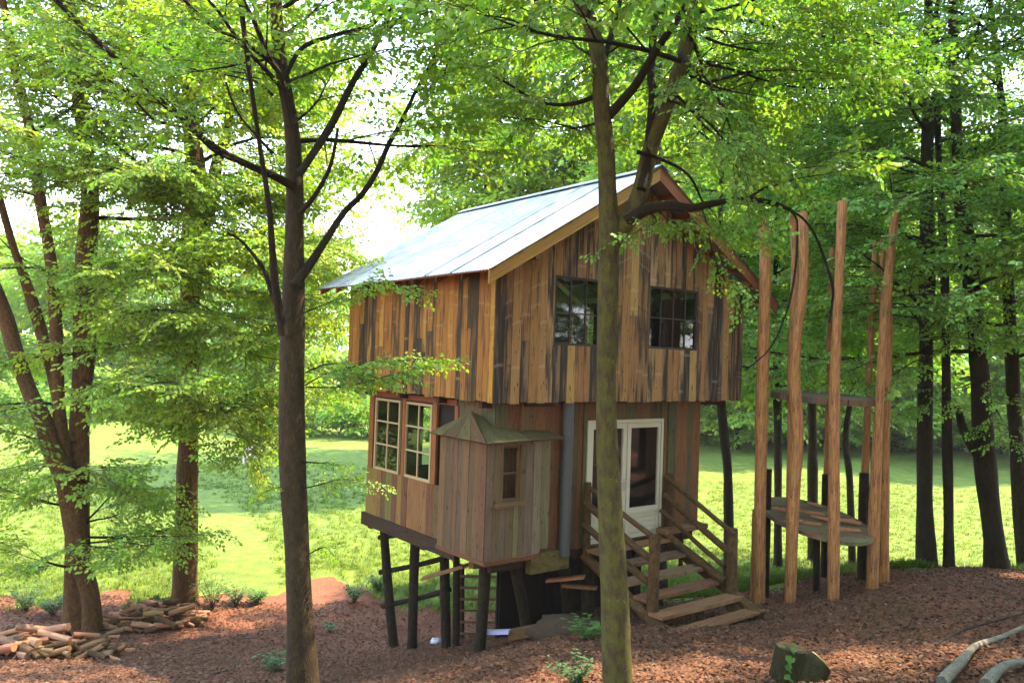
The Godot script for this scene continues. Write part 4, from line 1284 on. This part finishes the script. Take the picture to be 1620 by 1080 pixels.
	herb("fern", "blue-green feathery plant low in front of the forked tree", "plant", on_ground(912, 1086), 0.3, 0.3, 22, 0.06, Color(0.07, 0.15, 0.06))
	herb("seedling", "pale green seedling at the left foot of the dark foreground trunk", "seedling", on_ground(432, 1062), 0.3, 0.22, 8, 0.11, Color(0.12, 0.2, 0.07))
	herb("seedling", "small green seedling growing at the right of the dark foreground trunk", "seedling", on_ground(520, 1000), 0.2, 0.2, 5, 0.09, Color(0.1, 0.18, 0.05))
	herb("seedling", "lone green seedling behind the mossy stump", "seedling", on_ground(1245, 1040), 0.16, 0.1, 4, 0.08, Color(0.06, 0.2, 0.06))
	for q in [[335, 962, 0.75, "green bush on the meadow edge right of the straight beech"], [372, 958, 0.5, "low green bush right of the taller bush at the meadow edge"], [560, 952, 0.5, "leafy bush on the meadow edge left of the house posts"], [598, 935, 0.45, "low herb clump behind the leftmost house post"], [40, 968, 0.6, "shaded green bush behind the near firewood heap"], [82, 975, 0.45, "small dark bush between the firewood heap and the forked beech"], [405, 955, 0.35, "low weed clump at the meadow path's left side"]]:
		herb("bush", q[3], "bush", on_ground(q[0], q[1]), q[2], q[2] * 0.8, 26, 0.09, Color(0.11, 0.2, 0.04))

# ---------------------------------------------------------------- the trees of the photograph
func near_left_tree() -> void:
	rng.seed = 301
	var d := 8.5
	var t := tree_begin("foreground_tree", "dark brown slender foreground trunk with upswept black limbs left of the house", on_ground(478, 1079), "", Color(1.05, 1.1, 0.9), [0, 1, 2, 3])
	var line := px_line([482, 1130, 478, 1070, 471, 900, 463, 750, 461, 600, 463, 520, 465, 400, 466, 300, 461, 200, 444, 100, 437, 20, 430, -120, 420, -330], d, d + 0.3)
	var w := [66, 60, 55, 50, 48, 46, 42, 38, 32, 28, 24, 18, 8]
	var rad := []
	for q in w: rad.append(q * d / FOCAL * 0.37)
	trunk(t, line, rad, M.bark, 0.015)
	var m: Material = M.bark_dark
	var co := big_branch(t, [446, 520, 436, 458, 430, 390, 425, 324, 408, 213, 393, 106, 380, 0, 372, -80], d - 0.1, d - 0.6, 13, 7, m)
	var l1 := big_branch(t, [455, 290, 430, 277, 386, 258, 335, 230, 280, 183, 249, 155, 202, 111, 140, 52, 88, 0, 40, -50], d, d - 1.3, 16, 8, m)
	var l2 := big_branch(t, [424, 235, 408, 217, 375, 178, 357, 130], d - 0.4, d - 0.6, 8, 4, m)
	var l3 := big_branch(t, [432, 470, 418, 430, 403, 406, 380, 380, 359, 368], d - 0.15, d - 0.3, 8, 4, m)
	var r1 := big_branch(t, [478, 268, 500, 235, 527, 192, 557, 132, 580, 95, 597, 65, 621, 9, 632, -50], d, d + 1.0, 15, 7, m)
	var r1b := big_branch(t, [590, 78, 604, 51, 630, 32, 655, 2, 675, -40], d + 0.6, d + 0.9, 9, 5, m)
	var r2 := big_branch(t, [480, 330, 497, 310, 518, 273, 528, 240, 534, 203], d, d - 0.5, 10, 5, m)
	var r3 := big_branch(t, [470, 445, 492, 415, 515, 380, 544, 336, 572, 308, 595, 273, 615, 228, 633, 196, 655, 150, 668, 124, 693, 77], d, d + 1.2, 15, 6, m)
	var u1 := big_branch(t, [458, 190, 446, 125, 429, 98, 415, 65, 400, 30, 382, -5, 370, -60], d, d - 0.5, 11, 6, m)
	var u2 := big_branch(t, [430, 100, 408, 83, 375, 60, 344, 47, 310, 20, 282, -10], d - 0.1, d - 0.9, 8, 4, m)
	var u3 := big_branch(t, [452, 120, 476, 77, 520, 58, 578, 43, 600, 28, 625, -12], d, d + 0.5, 8, 5, m)
	var h1 := big_branch(t, [742, -40, 735, 0, 728, 35, 719, 72, 710, 95, 701, 123], d + 1.2, d + 1.4, 7, 4, m)
	var x1 := big_branch(t, [388, 260, 340, 240, 300, 205, 245, 190, 205, 150, 160, 120], d - 0.3, d - 1.2, 8, 3, m)
	for q in [[l1, 0.4, 0.26], [x1, 0.2, 0.24], [u2, 0.3, 0.24], [u1, 0.6, 0.3], [r1, 0.72, 0.26], [r1b, 0.3, 0.24], [r3, 0.62, 0.22], [h1, 0.0, 0.2], [u3, 0.4, 0.26], [co, 0.7, 0.35]]:
		side_sprays(t, q[0], q[1], q[2], 0.62, 0.55)
	# small leafy shoots low on the trunk
	for q in [[482, 610, 520, 590, 600, 572, 672, 570, 0.5], [484, 612, 540, 612, 600, 598, 650, 585, 0.5], [482, 590, 530, 575, 600, 600, 640, 590, 0.4], [470, 775, 500, 768, 540, 758, 572, 762, 0.4], [474, 885, 500, 870, 515, 866, 528, 880, 0.3], [476, 730, 500, 732, 515, 733, 525, 735, 0.3], [470, 780, 450, 770, 430, 774, 420, 778, 0.3], [468, 500, 540, 470, 590, 448, 632, 455, 0.45]]:
		var pts := smooth(px_line([q[0], q[1], q[2], q[3], q[4], q[5], q[6], q[7]], d, d + 0.2), 3)
		t.limbs.tube(pts, lerped(0.009, 0.003, pts.size()), 5, 0.6, 0, null, Color.WHITE, false)
		side_sprays(t, pts, 0.2, 0.09, q[8] * 1.1)
	# upper crown
	var top := smooth(line, 5)
	tree_limbs(t, top, 8.2, 12.6, 10, 2.2, 1.4, 0.85, 0.36, 0.3)
	for q in [[430, 150, 330, 60, 10.5], [440, 60, 560, -20, 9.5], [440, 90, 300, 120, 9.2], [455, 200, 560, 130, 9.6], [450, 130, 640, 60, 9.9]]:
		var a := at(q[0], q[1], d); var b := at(q[2], q[3], q[4])
		leafy(t, a, b - a, a.distance_to(b), 0.02, 0.75, 0.32)
	tree_end(t, M.bark_dark)

func near_mid_tree() -> void:
	rng.seed = 302
	var d := 8.0
	var t := tree_begin("foreground_tree", "mossy green forked foreground trunk standing before the gable wall", on_ground(977, 1079), "", Color(0.92, 1.05, 1.0), [0, 1, 2, 3])
	var f := func(w: Array) -> Array:
		var out := []
		for q in w: out.append(q * d / FOCAL * 0.44)
		return out
	trunk(t, px_line([980, 1130, 977, 1070, 972, 930, 965, 800, 960, 690, 959, 600, 961, 500, 963, 420, 964, 360, 961, 300, 959, 241, 952, 167, 948, 93, 932, 30, 915, -10, 900, -120, 890, -300], d, d), f.call([56, 52, 46, 42, 38, 36, 36, 38, 36, 30, 28, 27, 26, 24, 22, 16, 8]), M.bark_moss, 0.015)
	trunk(t, px_line([966, 400, 975, 372, 990, 352, 1003, 330, 1016, 293, 1031, 230, 1056, 167, 1080, 93, 1098, 22, 1108, -10, 1122, -120, 1130, -320], d, d + 0.3), f.call([22, 34, 34, 31, 29, 28, 27, 26, 24, 22, 16, 8]), M.bark_moss, 0.0, 14, "stem")
	var m: Material = M.bark_moss
	var k1 := big_branch(t, [960, 185, 980, 165, 1004, 137, 1022, 108, 1033, 89, 1050, 62, 1063, 44, 1090, 0, 1105, -50], d, d - 0.5, 15, 9, M.bark_dark)
	var k2 := big_branch(t, [950, 130, 956, 93, 966, 60, 971, 40, 981, 0, 988, -50], d, d + 0.4, 10, 6, M.bark_dark)
	var k3 := big_branch(t, [1017, 290, 1025, 250, 1028, 207, 1033, 148, 1030, 125, 1031, 93, 1037, 30, 1048, 0, 1052, -60], d, d + 0.6, 15, 8, M.bark_dark)
	var k4 := big_branch(t, [1000, 345, 1023, 332, 1057, 325, 1095, 329, 1126, 322, 1183, 315, 1228, 322, 1246, 330], d, d - 0.25, 22, 9, M.bark_dark)
	var k4b := big_branch(t, [1236, 325, 1250, 333, 1258, 342, 1262, 357, 1260, 414, 1251, 471, 1239, 509, 1217, 553, 1179, 586], d - 0.24, d - 0.4, 6, 2, M.bark_dark)
	var k5 := big_branch(t, [1256, 335, 1275, 350, 1295, 383, 1317, 449, 1317, 480, 1312, 510], d - 0.2, d, 6, 3, M.bark_dark)
	var k6 := big_branch(t, [1092, 45, 1108, 39, 1130, 30, 1155, 27, 1205, 37, 1268, 56, 1318, 58, 1400, 70], d + 0.1, d + 0.9, 10, 4, M.bark_dark)
	var k7 := big_branch(t, [1080, 92, 1093, 105, 1124, 132, 1151, 190, 1165, 230], d + 0.1, d - 0.6, 8, 3, M.bark_dark)
	var k8 := big_branch(t, [1050, 158, 1073, 163, 1116, 190, 1140, 215, 1155, 233, 1170, 280], d, d - 0.3, 7, 3, M.bark_dark)
	var k9 := big_branch(t, [1018, 243, 1050, 253, 1089, 276, 1108, 311, 1118, 335], d, d + 0.4, 7, 3, M.bark_dark)
	var k0 := big_branch(t, [948, 150, 900, 165, 850, 160, 800, 130, 760, 112], d, d + 0.9, 8, 3, M.bark_dark)
	for q in [[k1, 0.6, 0.24], [k2, 0.5, 0.26], [k3, 0.5, 0.26], [k6, 0.2, 0.2], [k7, 0.2, 0.2], [k8, 0.2, 0.2], [k0, 0.2, 0.24]]:
		side_sprays(t, q[0], q[1], q[2], 0.62, 0.55)
	# leaves hanging before the gable and the right eave
	for q in [[1023, 333, 1040, 350, 1010, 365, 985, 378, 8.0], [1040, 330, 1060, 350, 1075, 352, 1090, 345, 8.1], [1110, 326, 1120, 360, 1128, 400, 1150, 450, 8.2], [1120, 324, 1135, 345, 1150, 360, 1180, 375, 8.1]]:
		var pts := smooth(px_line([q[0], q[1], q[2], q[3], q[4], q[5], q[6], q[7]], d - 0.05, q[8]), 3)
		t.limbs.tube(pts, lerped(0.009, 0.003, pts.size()), 5, 0.6, 0, null, Color.WHITE, false)
		side_sprays(t, pts, 0.1, 0.09, 0.5)
	for q in [[1118, 60, 1250, 110, 9.0], [1118, 100, 1330, 150, 9.4], [1092, 120, 1220, 180, 8.6], [1070, 150, 1180, 250, 8.6], [1100, 20, 1330, -10, 9.3], [1183, 315, 1290, 240, 8.9], [950, 100, 850, 20, 9.4], [960, 190, 820, 230, 9.8], [1060, 150, 1130, 60, 9.4], [1095, 40, 1200, 60, 9.0], [1120, 130, 1400, 60, 10.0]]:
		var a := at(q[0], q[1], d); var b := at(q[2], q[3], q[4])
		leafy(t, a, b - a, a.distance_to(b), 0.018, 0.7, 0.3)
	tree_limbs(t, smooth(px_line([1056, 167, 1098, 22, 1122, -120, 1130, -320], d, d), 5), 8.8, 12.6, 10, 2.2, 1.4, 0.85, 0.36, 0.3)
	tree_limbs(t, smooth(px_line([948, 93, 915, -10, 900, -120, 890, -300], d, d), 5), 9.3, 12.4, 6, 2.0, 1.2, 0.85, 0.36, 0.3)
	tree_end(t, M.bark_dark)

# a beech seen whole: trunk from pixels, then limbs by rule
func beech(called: String, label: String, line_px: Array, d: float, w: Array, bark: Material, crown: Array, tint: Color, group := "", flare := 0.12, extra := []) -> Dictionary:
	var foot := at(line_px[0], line_px[1], d)
	foot.y = ground(foot.x, foot.z)
	var t := tree_begin(called, label, foot, group, tint, [0, 1] if d < 22.0 else [2, 4, 5])
	var line := px_line(line_px, d, d)
	line[0].y = minf(line[0].y, foot.y) - 0.25
	var last: Vector3 = line[line.size() - 1]
	var rad := []
	for q in w: rad.append(q * d / FOCAL * 0.42)
	var up: Vector3 = (last - line[line.size() - 2]).normalized()
	up = (up + Vector3.UP).normalized()
	var htop: float = crown[1]
	while line[line.size() - 1].y < htop:
		line.append(line[line.size() - 1] + up * 2.2 + Vector3(rf(-0.2, 0.2), 0, rf(-0.2, 0.2)))
		rad.append(maxf(0.03, rad[rad.size() - 1] * 0.72))
	var sm := trunk(t, line, rad, bark, flare, 14)
	tree_limbs(t, sm, crown[0], htop, crown[2], crown[3], crown[4], crown[5], crown[6], 0.22)
	for e in extra:
		big_branch(t, e[0], d + e[3], d + e[4], e[1], e[2], bark, "stem")
	return t

const ORDER := ["first", "second", "third", "fourth", "fifth", "sixth", "seventh", "eighth", "ninth", "tenth", "eleventh", "twelfth", "thirteenth", "fourteenth", "fifteenth", "sixteenth"]
var placed_far := {}
func place_label(what: String, u: float) -> String:            # which one: by the landmarks that it stands between
	var where := "left of the forked beech"
	for q in [[110.0, "between the forked beech and the straight beech"], [298.0, "between the straight beech and the dark foreground trunk"], [463.0, "between the dark foreground trunk and the house"], [556.0, "behind the house"], [1172.0, "behind the ring of poles"], [1420.0, "right of the ring of poles"]]:
		if u > q[0]: where = q[1]
	var key := what + where
	placed_far[key] = placed_far.get(key, -1) + 1
	return "%s %s from the left %s" % [ORDER[mini(placed_far[key], 15)], what, where]

func build_trees() -> void:
	near_left_tree()
	near_mid_tree()
	rng.seed = 400
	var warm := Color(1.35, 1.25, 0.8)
	# the forked beech at the far left
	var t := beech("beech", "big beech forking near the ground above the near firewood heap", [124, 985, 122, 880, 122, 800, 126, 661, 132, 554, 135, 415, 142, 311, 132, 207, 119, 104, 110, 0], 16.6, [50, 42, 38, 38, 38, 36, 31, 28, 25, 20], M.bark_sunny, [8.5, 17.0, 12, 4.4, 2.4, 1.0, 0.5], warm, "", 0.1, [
		[[146, 992, 142, 940, 124, 880, 106, 770, 82, 710, 66, 660, 48, 623, 25, 560, 8, 500, -20, 430], 34, 18, -0.5, -0.6],
		[[112, 800, 98, 700, 90, 600, 88, 519, 80, 415, 62, 311, 47, 207, 26, 120, 8, 26, -5, -40], 22, 13, -0.3, -0.8],
		[[92, 640, 70, 545, 42, 451, 20, 389, -5, 300], 17, 12, -0.3, -0.2]])
	for q in [[100, 620, 250, 590, 15.2], [90, 640, -60, 620, 15], [120, 700, 20, 690, 15.5], [130, 600, 250, 660, 17.5], [110, 740, 190, 730, 15.5], [130, 850, 225, 850, 16.4], [120, 860, 215, 880, 16.2], [130, 830, 200, 800, 16.5], [110, 800, 10, 790, 15.8], [100, 720, 20, 740, 16], [130, 520, 260, 480, 15.5], [130, 430, 300, 400, 15.2], [80, 430, -40, 400, 15.4], [60, 300, 200, 260, 14.6], [50, 210, 180, 130, 14.4], [130, 300, 280, 280, 15.6], [20, 100, 120, 40, 14.5], [110, 100, 260, 60, 15.5], [60, 310, -60, 280, 15.8], [120, 560, 10, 560, 17], [115, 760, 240, 770, 17], [118, 900, 40, 880, 16]]:
		var a := at(q[0], q[1], 16.4); var b := at(q[2], q[3], q[4])
		leafy(t, a, b - a, a.distance_to(b), 0.03, 0.9, 0.32)
		b = at(q[2] + rf(-40, 40), q[3] + rf(-35, 35), q[4] + rf(-1.5, 1.5))
		leafy(t, a.lerp(b, 0.1), b - a, a.distance_to(b), 0.025, 0.9, 0.34)
	tree_end(t, M.bark)
	# the straight beech behind the smaller heap
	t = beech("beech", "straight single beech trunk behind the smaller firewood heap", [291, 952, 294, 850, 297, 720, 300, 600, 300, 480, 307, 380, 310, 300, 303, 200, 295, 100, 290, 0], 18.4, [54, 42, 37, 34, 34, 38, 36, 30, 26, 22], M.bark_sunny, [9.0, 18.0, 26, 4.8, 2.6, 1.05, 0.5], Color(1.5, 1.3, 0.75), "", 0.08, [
		[[308, 380, 322, 345, 332, 320, 338, 290, 345, 250, 360, 200, 366, 120], 26, 14, 0.0, 0.6]])
	for q in [[300, 400, 480, 430, 16.4], [300, 420, 170, 440, 16.2], [305, 390, 410, 380, 15.5], [300, 470, 430, 560, 16.6], [298, 520, 190, 520, 16.8], [296, 600, 420, 640, 16.4], [296, 620, 200, 640, 16.8], [295, 560, 380, 520, 17.0], [297, 640, 400, 690, 17.4], [300, 500, 220, 580, 15.8], [300, 450, 540, 500, 18.2], [310, 320, 430, 280, 16], [310, 300, 170, 290, 16.2], [300, 200, 420, 150, 16], [300, 220, 180, 190, 16.4], [296, 120, 400, 60, 16.5], [330, 330, 450, 330, 17.5], [310, 360, 500, 400, 19.0], [340, 280, 500, 250, 19], [366, 140, 500, 160, 19.5], [300, 610, 420, 700, 18.2]]:
		var a := at(q[0], q[1], 18.4); var b := at(q[2], q[3], q[4])
		leafy(t, a, b - a, a.distance_to(b), 0.03, 0.95, 0.32)
		b = at(q[2] + rf(-45, 45), q[3] + rf(-35, 35), q[4] + rf(-1.5, 1.5))
		leafy(t, a.lerp(b, 0.1), b - a, a.distance_to(b), 0.025, 0.95, 0.34)
	tree_end(t, M.bark)
	# trees beyond the house
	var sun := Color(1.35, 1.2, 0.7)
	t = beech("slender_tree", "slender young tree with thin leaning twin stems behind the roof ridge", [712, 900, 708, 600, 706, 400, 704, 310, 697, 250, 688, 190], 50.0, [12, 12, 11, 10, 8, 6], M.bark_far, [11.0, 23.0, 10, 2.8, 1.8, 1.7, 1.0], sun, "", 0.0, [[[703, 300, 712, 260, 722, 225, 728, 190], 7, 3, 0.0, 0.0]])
	tree_end(t, M.bark_far)
	t = beech("forked_tree", "tall tree forking into a narrow U behind the roof ridge", [772, 900, 772, 500, 772, 320, 774, 262, 770, 220, 779, 180, 780, 120], 46.0, [24, 22, 18, 16, 11, 9, 8], M.bark_far, [13.5, 26.0, 26, 5.0, 3.0, 1.9, 0.9], sun, "", 0.0, [[[774, 265, 785, 230, 790, 190, 795, 130, 800, 60], 11, 6, 0.0, 0.3]])
	tree_end(t, M.bark_far)
	t = beech("mossy_tree", "greenish ivy-clad trunk behind the middle of the roof ridge", [845, 900, 842, 500, 840, 320, 836, 260, 832, 200, 830, 100], 44.0, [20, 18, 15, 14, 12, 10], M.bark_moss, [12.0, 26.0, 28, 5.5, 3.2, 1.9, 0.9], sun, "", 0.0)
	tree_end(t, M.bark_far)
	for q in [[930, 40.0, "tree with a sunlit yellow-green crown behind the near end of the roof", 3.8], [1060, 42.0, "sunlit tree rising just right of the roof peak", 4.0], [1010, 52.0, "tall far tree with bright crown between the two stems of the forked trunk", 4.5]]:
		t = beech("background_tree", q[2], [q[0], 880, q[0] + 4, 500, q[0] - 2, 300, q[0], 150], q[1], [22, 18, 14, 9], M.bark_far, [(12.0 if q[0] > 700 else 4.0), (26.0 if q[0] > 700 else 9.0), 30, q[3] * 1.3, 3.2, 1.9, 0.95], sun)
		tree_end(t, M.bark_far)
	t = beech("beech", "beech standing right behind the house, its crown over the roof peak", [1042, 900, 1040, 500, 1036, 200], 18.6, [34, 28, 20], M.bark_dark, [10.5, 18.5, 8, 4.0, 2.4, 1.1, 0.6], sun)
	tree_end(t, M.bark_dark)
	# the wood on the right
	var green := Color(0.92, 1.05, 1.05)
	var wood := [
		["dark_tree", "dark trunk between the house corner and the ring of poles", [1156, 872, 1152, 760, 1146, 690, 1141, 630, 1138, 500, 1140, 350], 21.0, [22, 19, 17, 16, 14, 11], [6.2, 16.0, 18, 3.6, 2.2]],
		["thin_tree", "thin dark trunk standing behind the left poles of the ring", [1232, 884, 1231, 700, 1229, 500, 1232, 300], 23.0, [17, 15, 13, 10], [5.5, 17.0, 16, 3.6, 2.4]],
		["thin_tree", "dark trunk standing behind the middle of the pole ring", [1286, 886, 1286, 700, 1282, 520, 1280, 300], 24.0, [17, 16, 15, 11], [6.0, 18.0, 16, 3.8, 2.4]],
		["leaning_tree", "thin crooked trunk leaning behind the right poles of the ring", [1350, 890, 1345, 760, 1338, 690, 1352, 600, 1370, 480, 1385, 330], 23.0, [14, 12, 11, 10, 8, 7], [5.5, 15.0, 20, 3.4, 2.2]],
		["beech", "broad straight dark trunk, first right of the pole ring", [1469, 908, 1464, 800, 1463, 680, 1466, 540, 1468, 400, 1467, 280, 1470, 150], 17.6, [40, 31, 28, 27, 26, 24, 20], [6.5, 18.0, 19, 4.4, 2.6]],
		["beech", "slim straight dark trunk, second right of the pole ring", [1503, 910, 1501, 800, 1498, 640, 1496, 470, 1490, 330, 1484, 200], 17.4, [22, 19, 16, 15, 14, 12], [6.8, 16.0, 16, 3.8, 2.4]],
		["beech", "thick root-flared trunk leaning left, third right of the pole ring", [1582, 905, 1566, 800, 1556, 690, 1551, 600, 1543, 500, 1532, 400, 1518, 290, 1512, 150], 17.2, [46, 36, 32, 31, 30, 28, 24, 20], [6.2, 18.0, 19, 4.6, 2.6]],
		["beech", "dark trunk at the right margin behind the root-flared one", [1624, 880, 1612, 740, 1605, 640, 1597, 480, 1591, 330, 1588, 200], 18.8, [30, 25, 23, 22, 18, 15], [6.2, 17.0, 19, 4.2, 2.4]],
	]
	for q in wood:
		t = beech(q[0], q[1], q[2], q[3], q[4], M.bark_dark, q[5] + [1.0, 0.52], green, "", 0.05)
		if q[2][0] == 1582:
			big_branch(t, [1562, 740, 1545, 715, 1525, 680, 1515, 640], 17.2, 17.4, 16, 9, M.bark_dark, "stem")
			for w in [[1540, 440, 1590, 400, 16.4], [1548, 480, 1500, 500, 16.5], [1550, 600, 1440, 650, 16], [1552, 620, 1600, 660, 16.4]]:
				leafy(t, at(w[0], w[1], 17.2), at(w[2], w[3], w[4]) - at(w[0], w[1], 17.2), 1.5, 0.02, 0.8, 0.32)
		tree_end(t, M.bark_dark)
	# more of the wood behind those, out to the meadow's far side
	rng.seed = 410
	for k in 19:
		var d := rf(52.0, 68.0)
		var u := 1075.0 + k * 32.0 + rf(-12, 12)
		var w := rf(14, 24) * 24.0 / d
		t = beech("woodland_tree", place_label("slim wood tree", u), [u, 880, u + rf(-8, 8), 600, u + rf(-14, 14), 400, u + rf(-18, 18), 250], d, [w * 1.3, w, w * 0.9, w * 0.7], M.bark_dark, [rf(0.8, 2.0), rf(18.0, 25.0), 36, 4.4, 2.8, 1.9, 0.9], Color(1.15, 1.1, 0.75), "trees of the wood behind the poles", 0.0)
		tree_end(t, M.bark_dark)
	# the wood edge across the meadow
	rng.seed = 420
	for k in 44:
		var d := rf(66.0, 96.0)
		var u := -70.0 + k * 41.0 + rf(-18, 18)
		var tall := rf(11.0, 17.0)
		if u > 520 and u < 800: tall = rf(5.0, 6.5)
		if u > 1000: tall += 5.0
		var foot := at(u, 640, d); foot.y = ground(foot.x, foot.z)
		t = tree_begin("far_tree", place_label("far meadow-edge tree", u), foot, "trees of the far wood edge", Color(1.25, 1.18, 0.9), [4, 5])
		var line := [foot - Vector3(0, 0.3, 0), foot + Vector3(0.1, tall * 0.4, 0), foot + Vector3(rf(-0.4, 0.4), tall * 0.9, 0)]
		trunk(t, line, [0.3, 0.24, 0.06], M.bark_far, 0.0, 7)
		tree_limbs(t, smooth(line, 5), foot.y + 0.8, foot.y + tall, 26, tall * 0.28, tall * 0.16, 2.4, 1.1, 0.3)
		tree_end(t, M.bark_far)
	# scrub at the foot of that edge
	for k in 40:
		var d := rf(56.0, 66.0)
		var u := -60.0 + k * 44.0 + rf(-20, 20)
		var foot := at(u, 640, d); foot.y = ground(foot.x, foot.z)
		t = tree_begin("hedge_shrub", place_label("far meadow-edge shrub", u), foot, "shrubs of the far meadow edge", Color(0.95, 1.05, 0.9), [4, 5])
		t.root.set_meta("category", "shrub")
		for q in 7:
			leafy(t, foot, Vector3(rf(-1, 1), rf(0.5, 1.6), rf(-1, 1)), rf(1.4, 2.6), 0.03, 1.9, 0.8)
		tree_end(t, M.bark_far)
	# the wood round the viewer and to the right, whose crowns shade the house
	rng.seed = 430
	for q in [[11.5, -9.0], [15.5, -13.5], [13.0, -4.5], [17.0, -8.0], [8.5, -2.5], [4.0, 4.0], [11.0, 5.0], [17.0, 1.0], [-2.5, 6.5], [7.5, 11.0], [15.0, 12.0], [23.0, 6.0], [-8.0, 3.5], [24.0, -10.0], [27.0, -5.0], [23.0, -1.0], [31.0, -9.0], [29.0, -13.5]]:
		var foot := Vector3(q[0], ground(q[0], q[1]), q[1])
		t = tree_begin("woodland_beech", "beech of the wood around the viewer, mostly seen as overhanging crown", foot, "beeches of the wood around the viewer", green, [0, 1])
		var tall := rf(15.0, 18.0)
		var low := 0.08 if q[0] > 20.0 else 0.3
		var line := [foot - Vector3(0, 0.3, 0), foot + Vector3(0.2, tall * 0.35, 0.1), foot + Vector3(rf(-0.5, 0.5), tall * 0.7, 0), foot + Vector3(rf(-0.8, 0.8), tall, 0)]
		trunk(t, line, [0.28, 0.22, 0.15, 0.04], M.bark_dark, 0.1, 12)
		tree_limbs(t, smooth(line, 5), foot.y + tall * low, foot.y + tall, 20, 5.0, 2.4, 1.15, 0.72, 0.2)
		tree_end(t, M.bark_dark)

func _ready() -> void:
	var cam := Camera3D.new()
	cam.name = "camera"
	cam.fov = rad_to_deg(2.0 * atan(540.0 / FOCAL))
	cam.near = 0.1
	cam.far = 1500.0
	cam.transform = Transform3D(CB, EYE)
	add_child(cam)
	cam.current = true
	var env := Environment.new()
	env.background_mode = Environment.BG_SKY
	var sk := ProceduralSkyMaterial.new()
	sk.sky_top_color = Color(0.66, 0.77, 0.92)
	sk.sky_horizon_color = Color(0.97, 0.97, 0.95)
	sk.sky_curve = 0.15
	sk.sky_energy_multiplier = 1.25
	sk.ground_bottom_color = Color(0.2, 0.22, 0.12)
	sk.ground_horizon_color = Color(0.6, 0.66, 0.6)
	sk.sun_angle_max = 12.0
	env.sky = Sky.new()
	env.sky.sky_material = sk
	env.tonemap_mode = Environment.TONE_MAPPER_LINEAR
	env.tonemap_exposure = 5.0
	env.fog_enabled = true                             # a trace of summer haze
	env.fog_density = 0.0003
	env.fog_light_color = Color(0.93, 0.95, 0.9)
	env.sdfgi_enabled = true
	env.ssao_enabled = true
	env.ssil_enabled = true
	var we := WorldEnvironment.new()
	we.name = "world"
	we.environment = env
	add_child(we)
	var sun := DirectionalLight3D.new()
	sun.name = "sun"
	sun.light_energy = 1.6
	sun.light_color = Color(1.0, 0.93, 0.82)
	sun.light_angular_distance = 0.5
	sun.shadow_enabled = true
	var az := deg_to_rad(60.0); var el := deg_to_rad(57.0)
	var to := Vector3(sin(az) * cos(el), sin(el), -cos(az) * cos(el))
	add_child(sun)
	sun.look_at_from_position(to * 50.0, Vector3.ZERO, Vector3.UP)
	rng.seed = 1
	nz.seed = 5
	nz.frequency = 0.12
	nz.fractal_octaves = 3
	make_materials()
	M.cut = mat([], 0.8, 0.0, c8(200, 160, 110))
	M.stump_moss = M.bark_moss.duplicate()
	M.stump_moss.albedo_color = Color(0.78, 0.76, 0.62)
	M.lilac = mat([], 0.7, 0.0, c8(168, 160, 190))
	M.white = mat([], 0.8, 0.0, c8(222, 222, 226))
	M.pink = mat([], 0.7, 0.0, c8(226, 190, 184))
	make_sprays()
	build_ground()
	build_house()
	build_stairs()
	build_poles()
	build_small()
	build_trees()
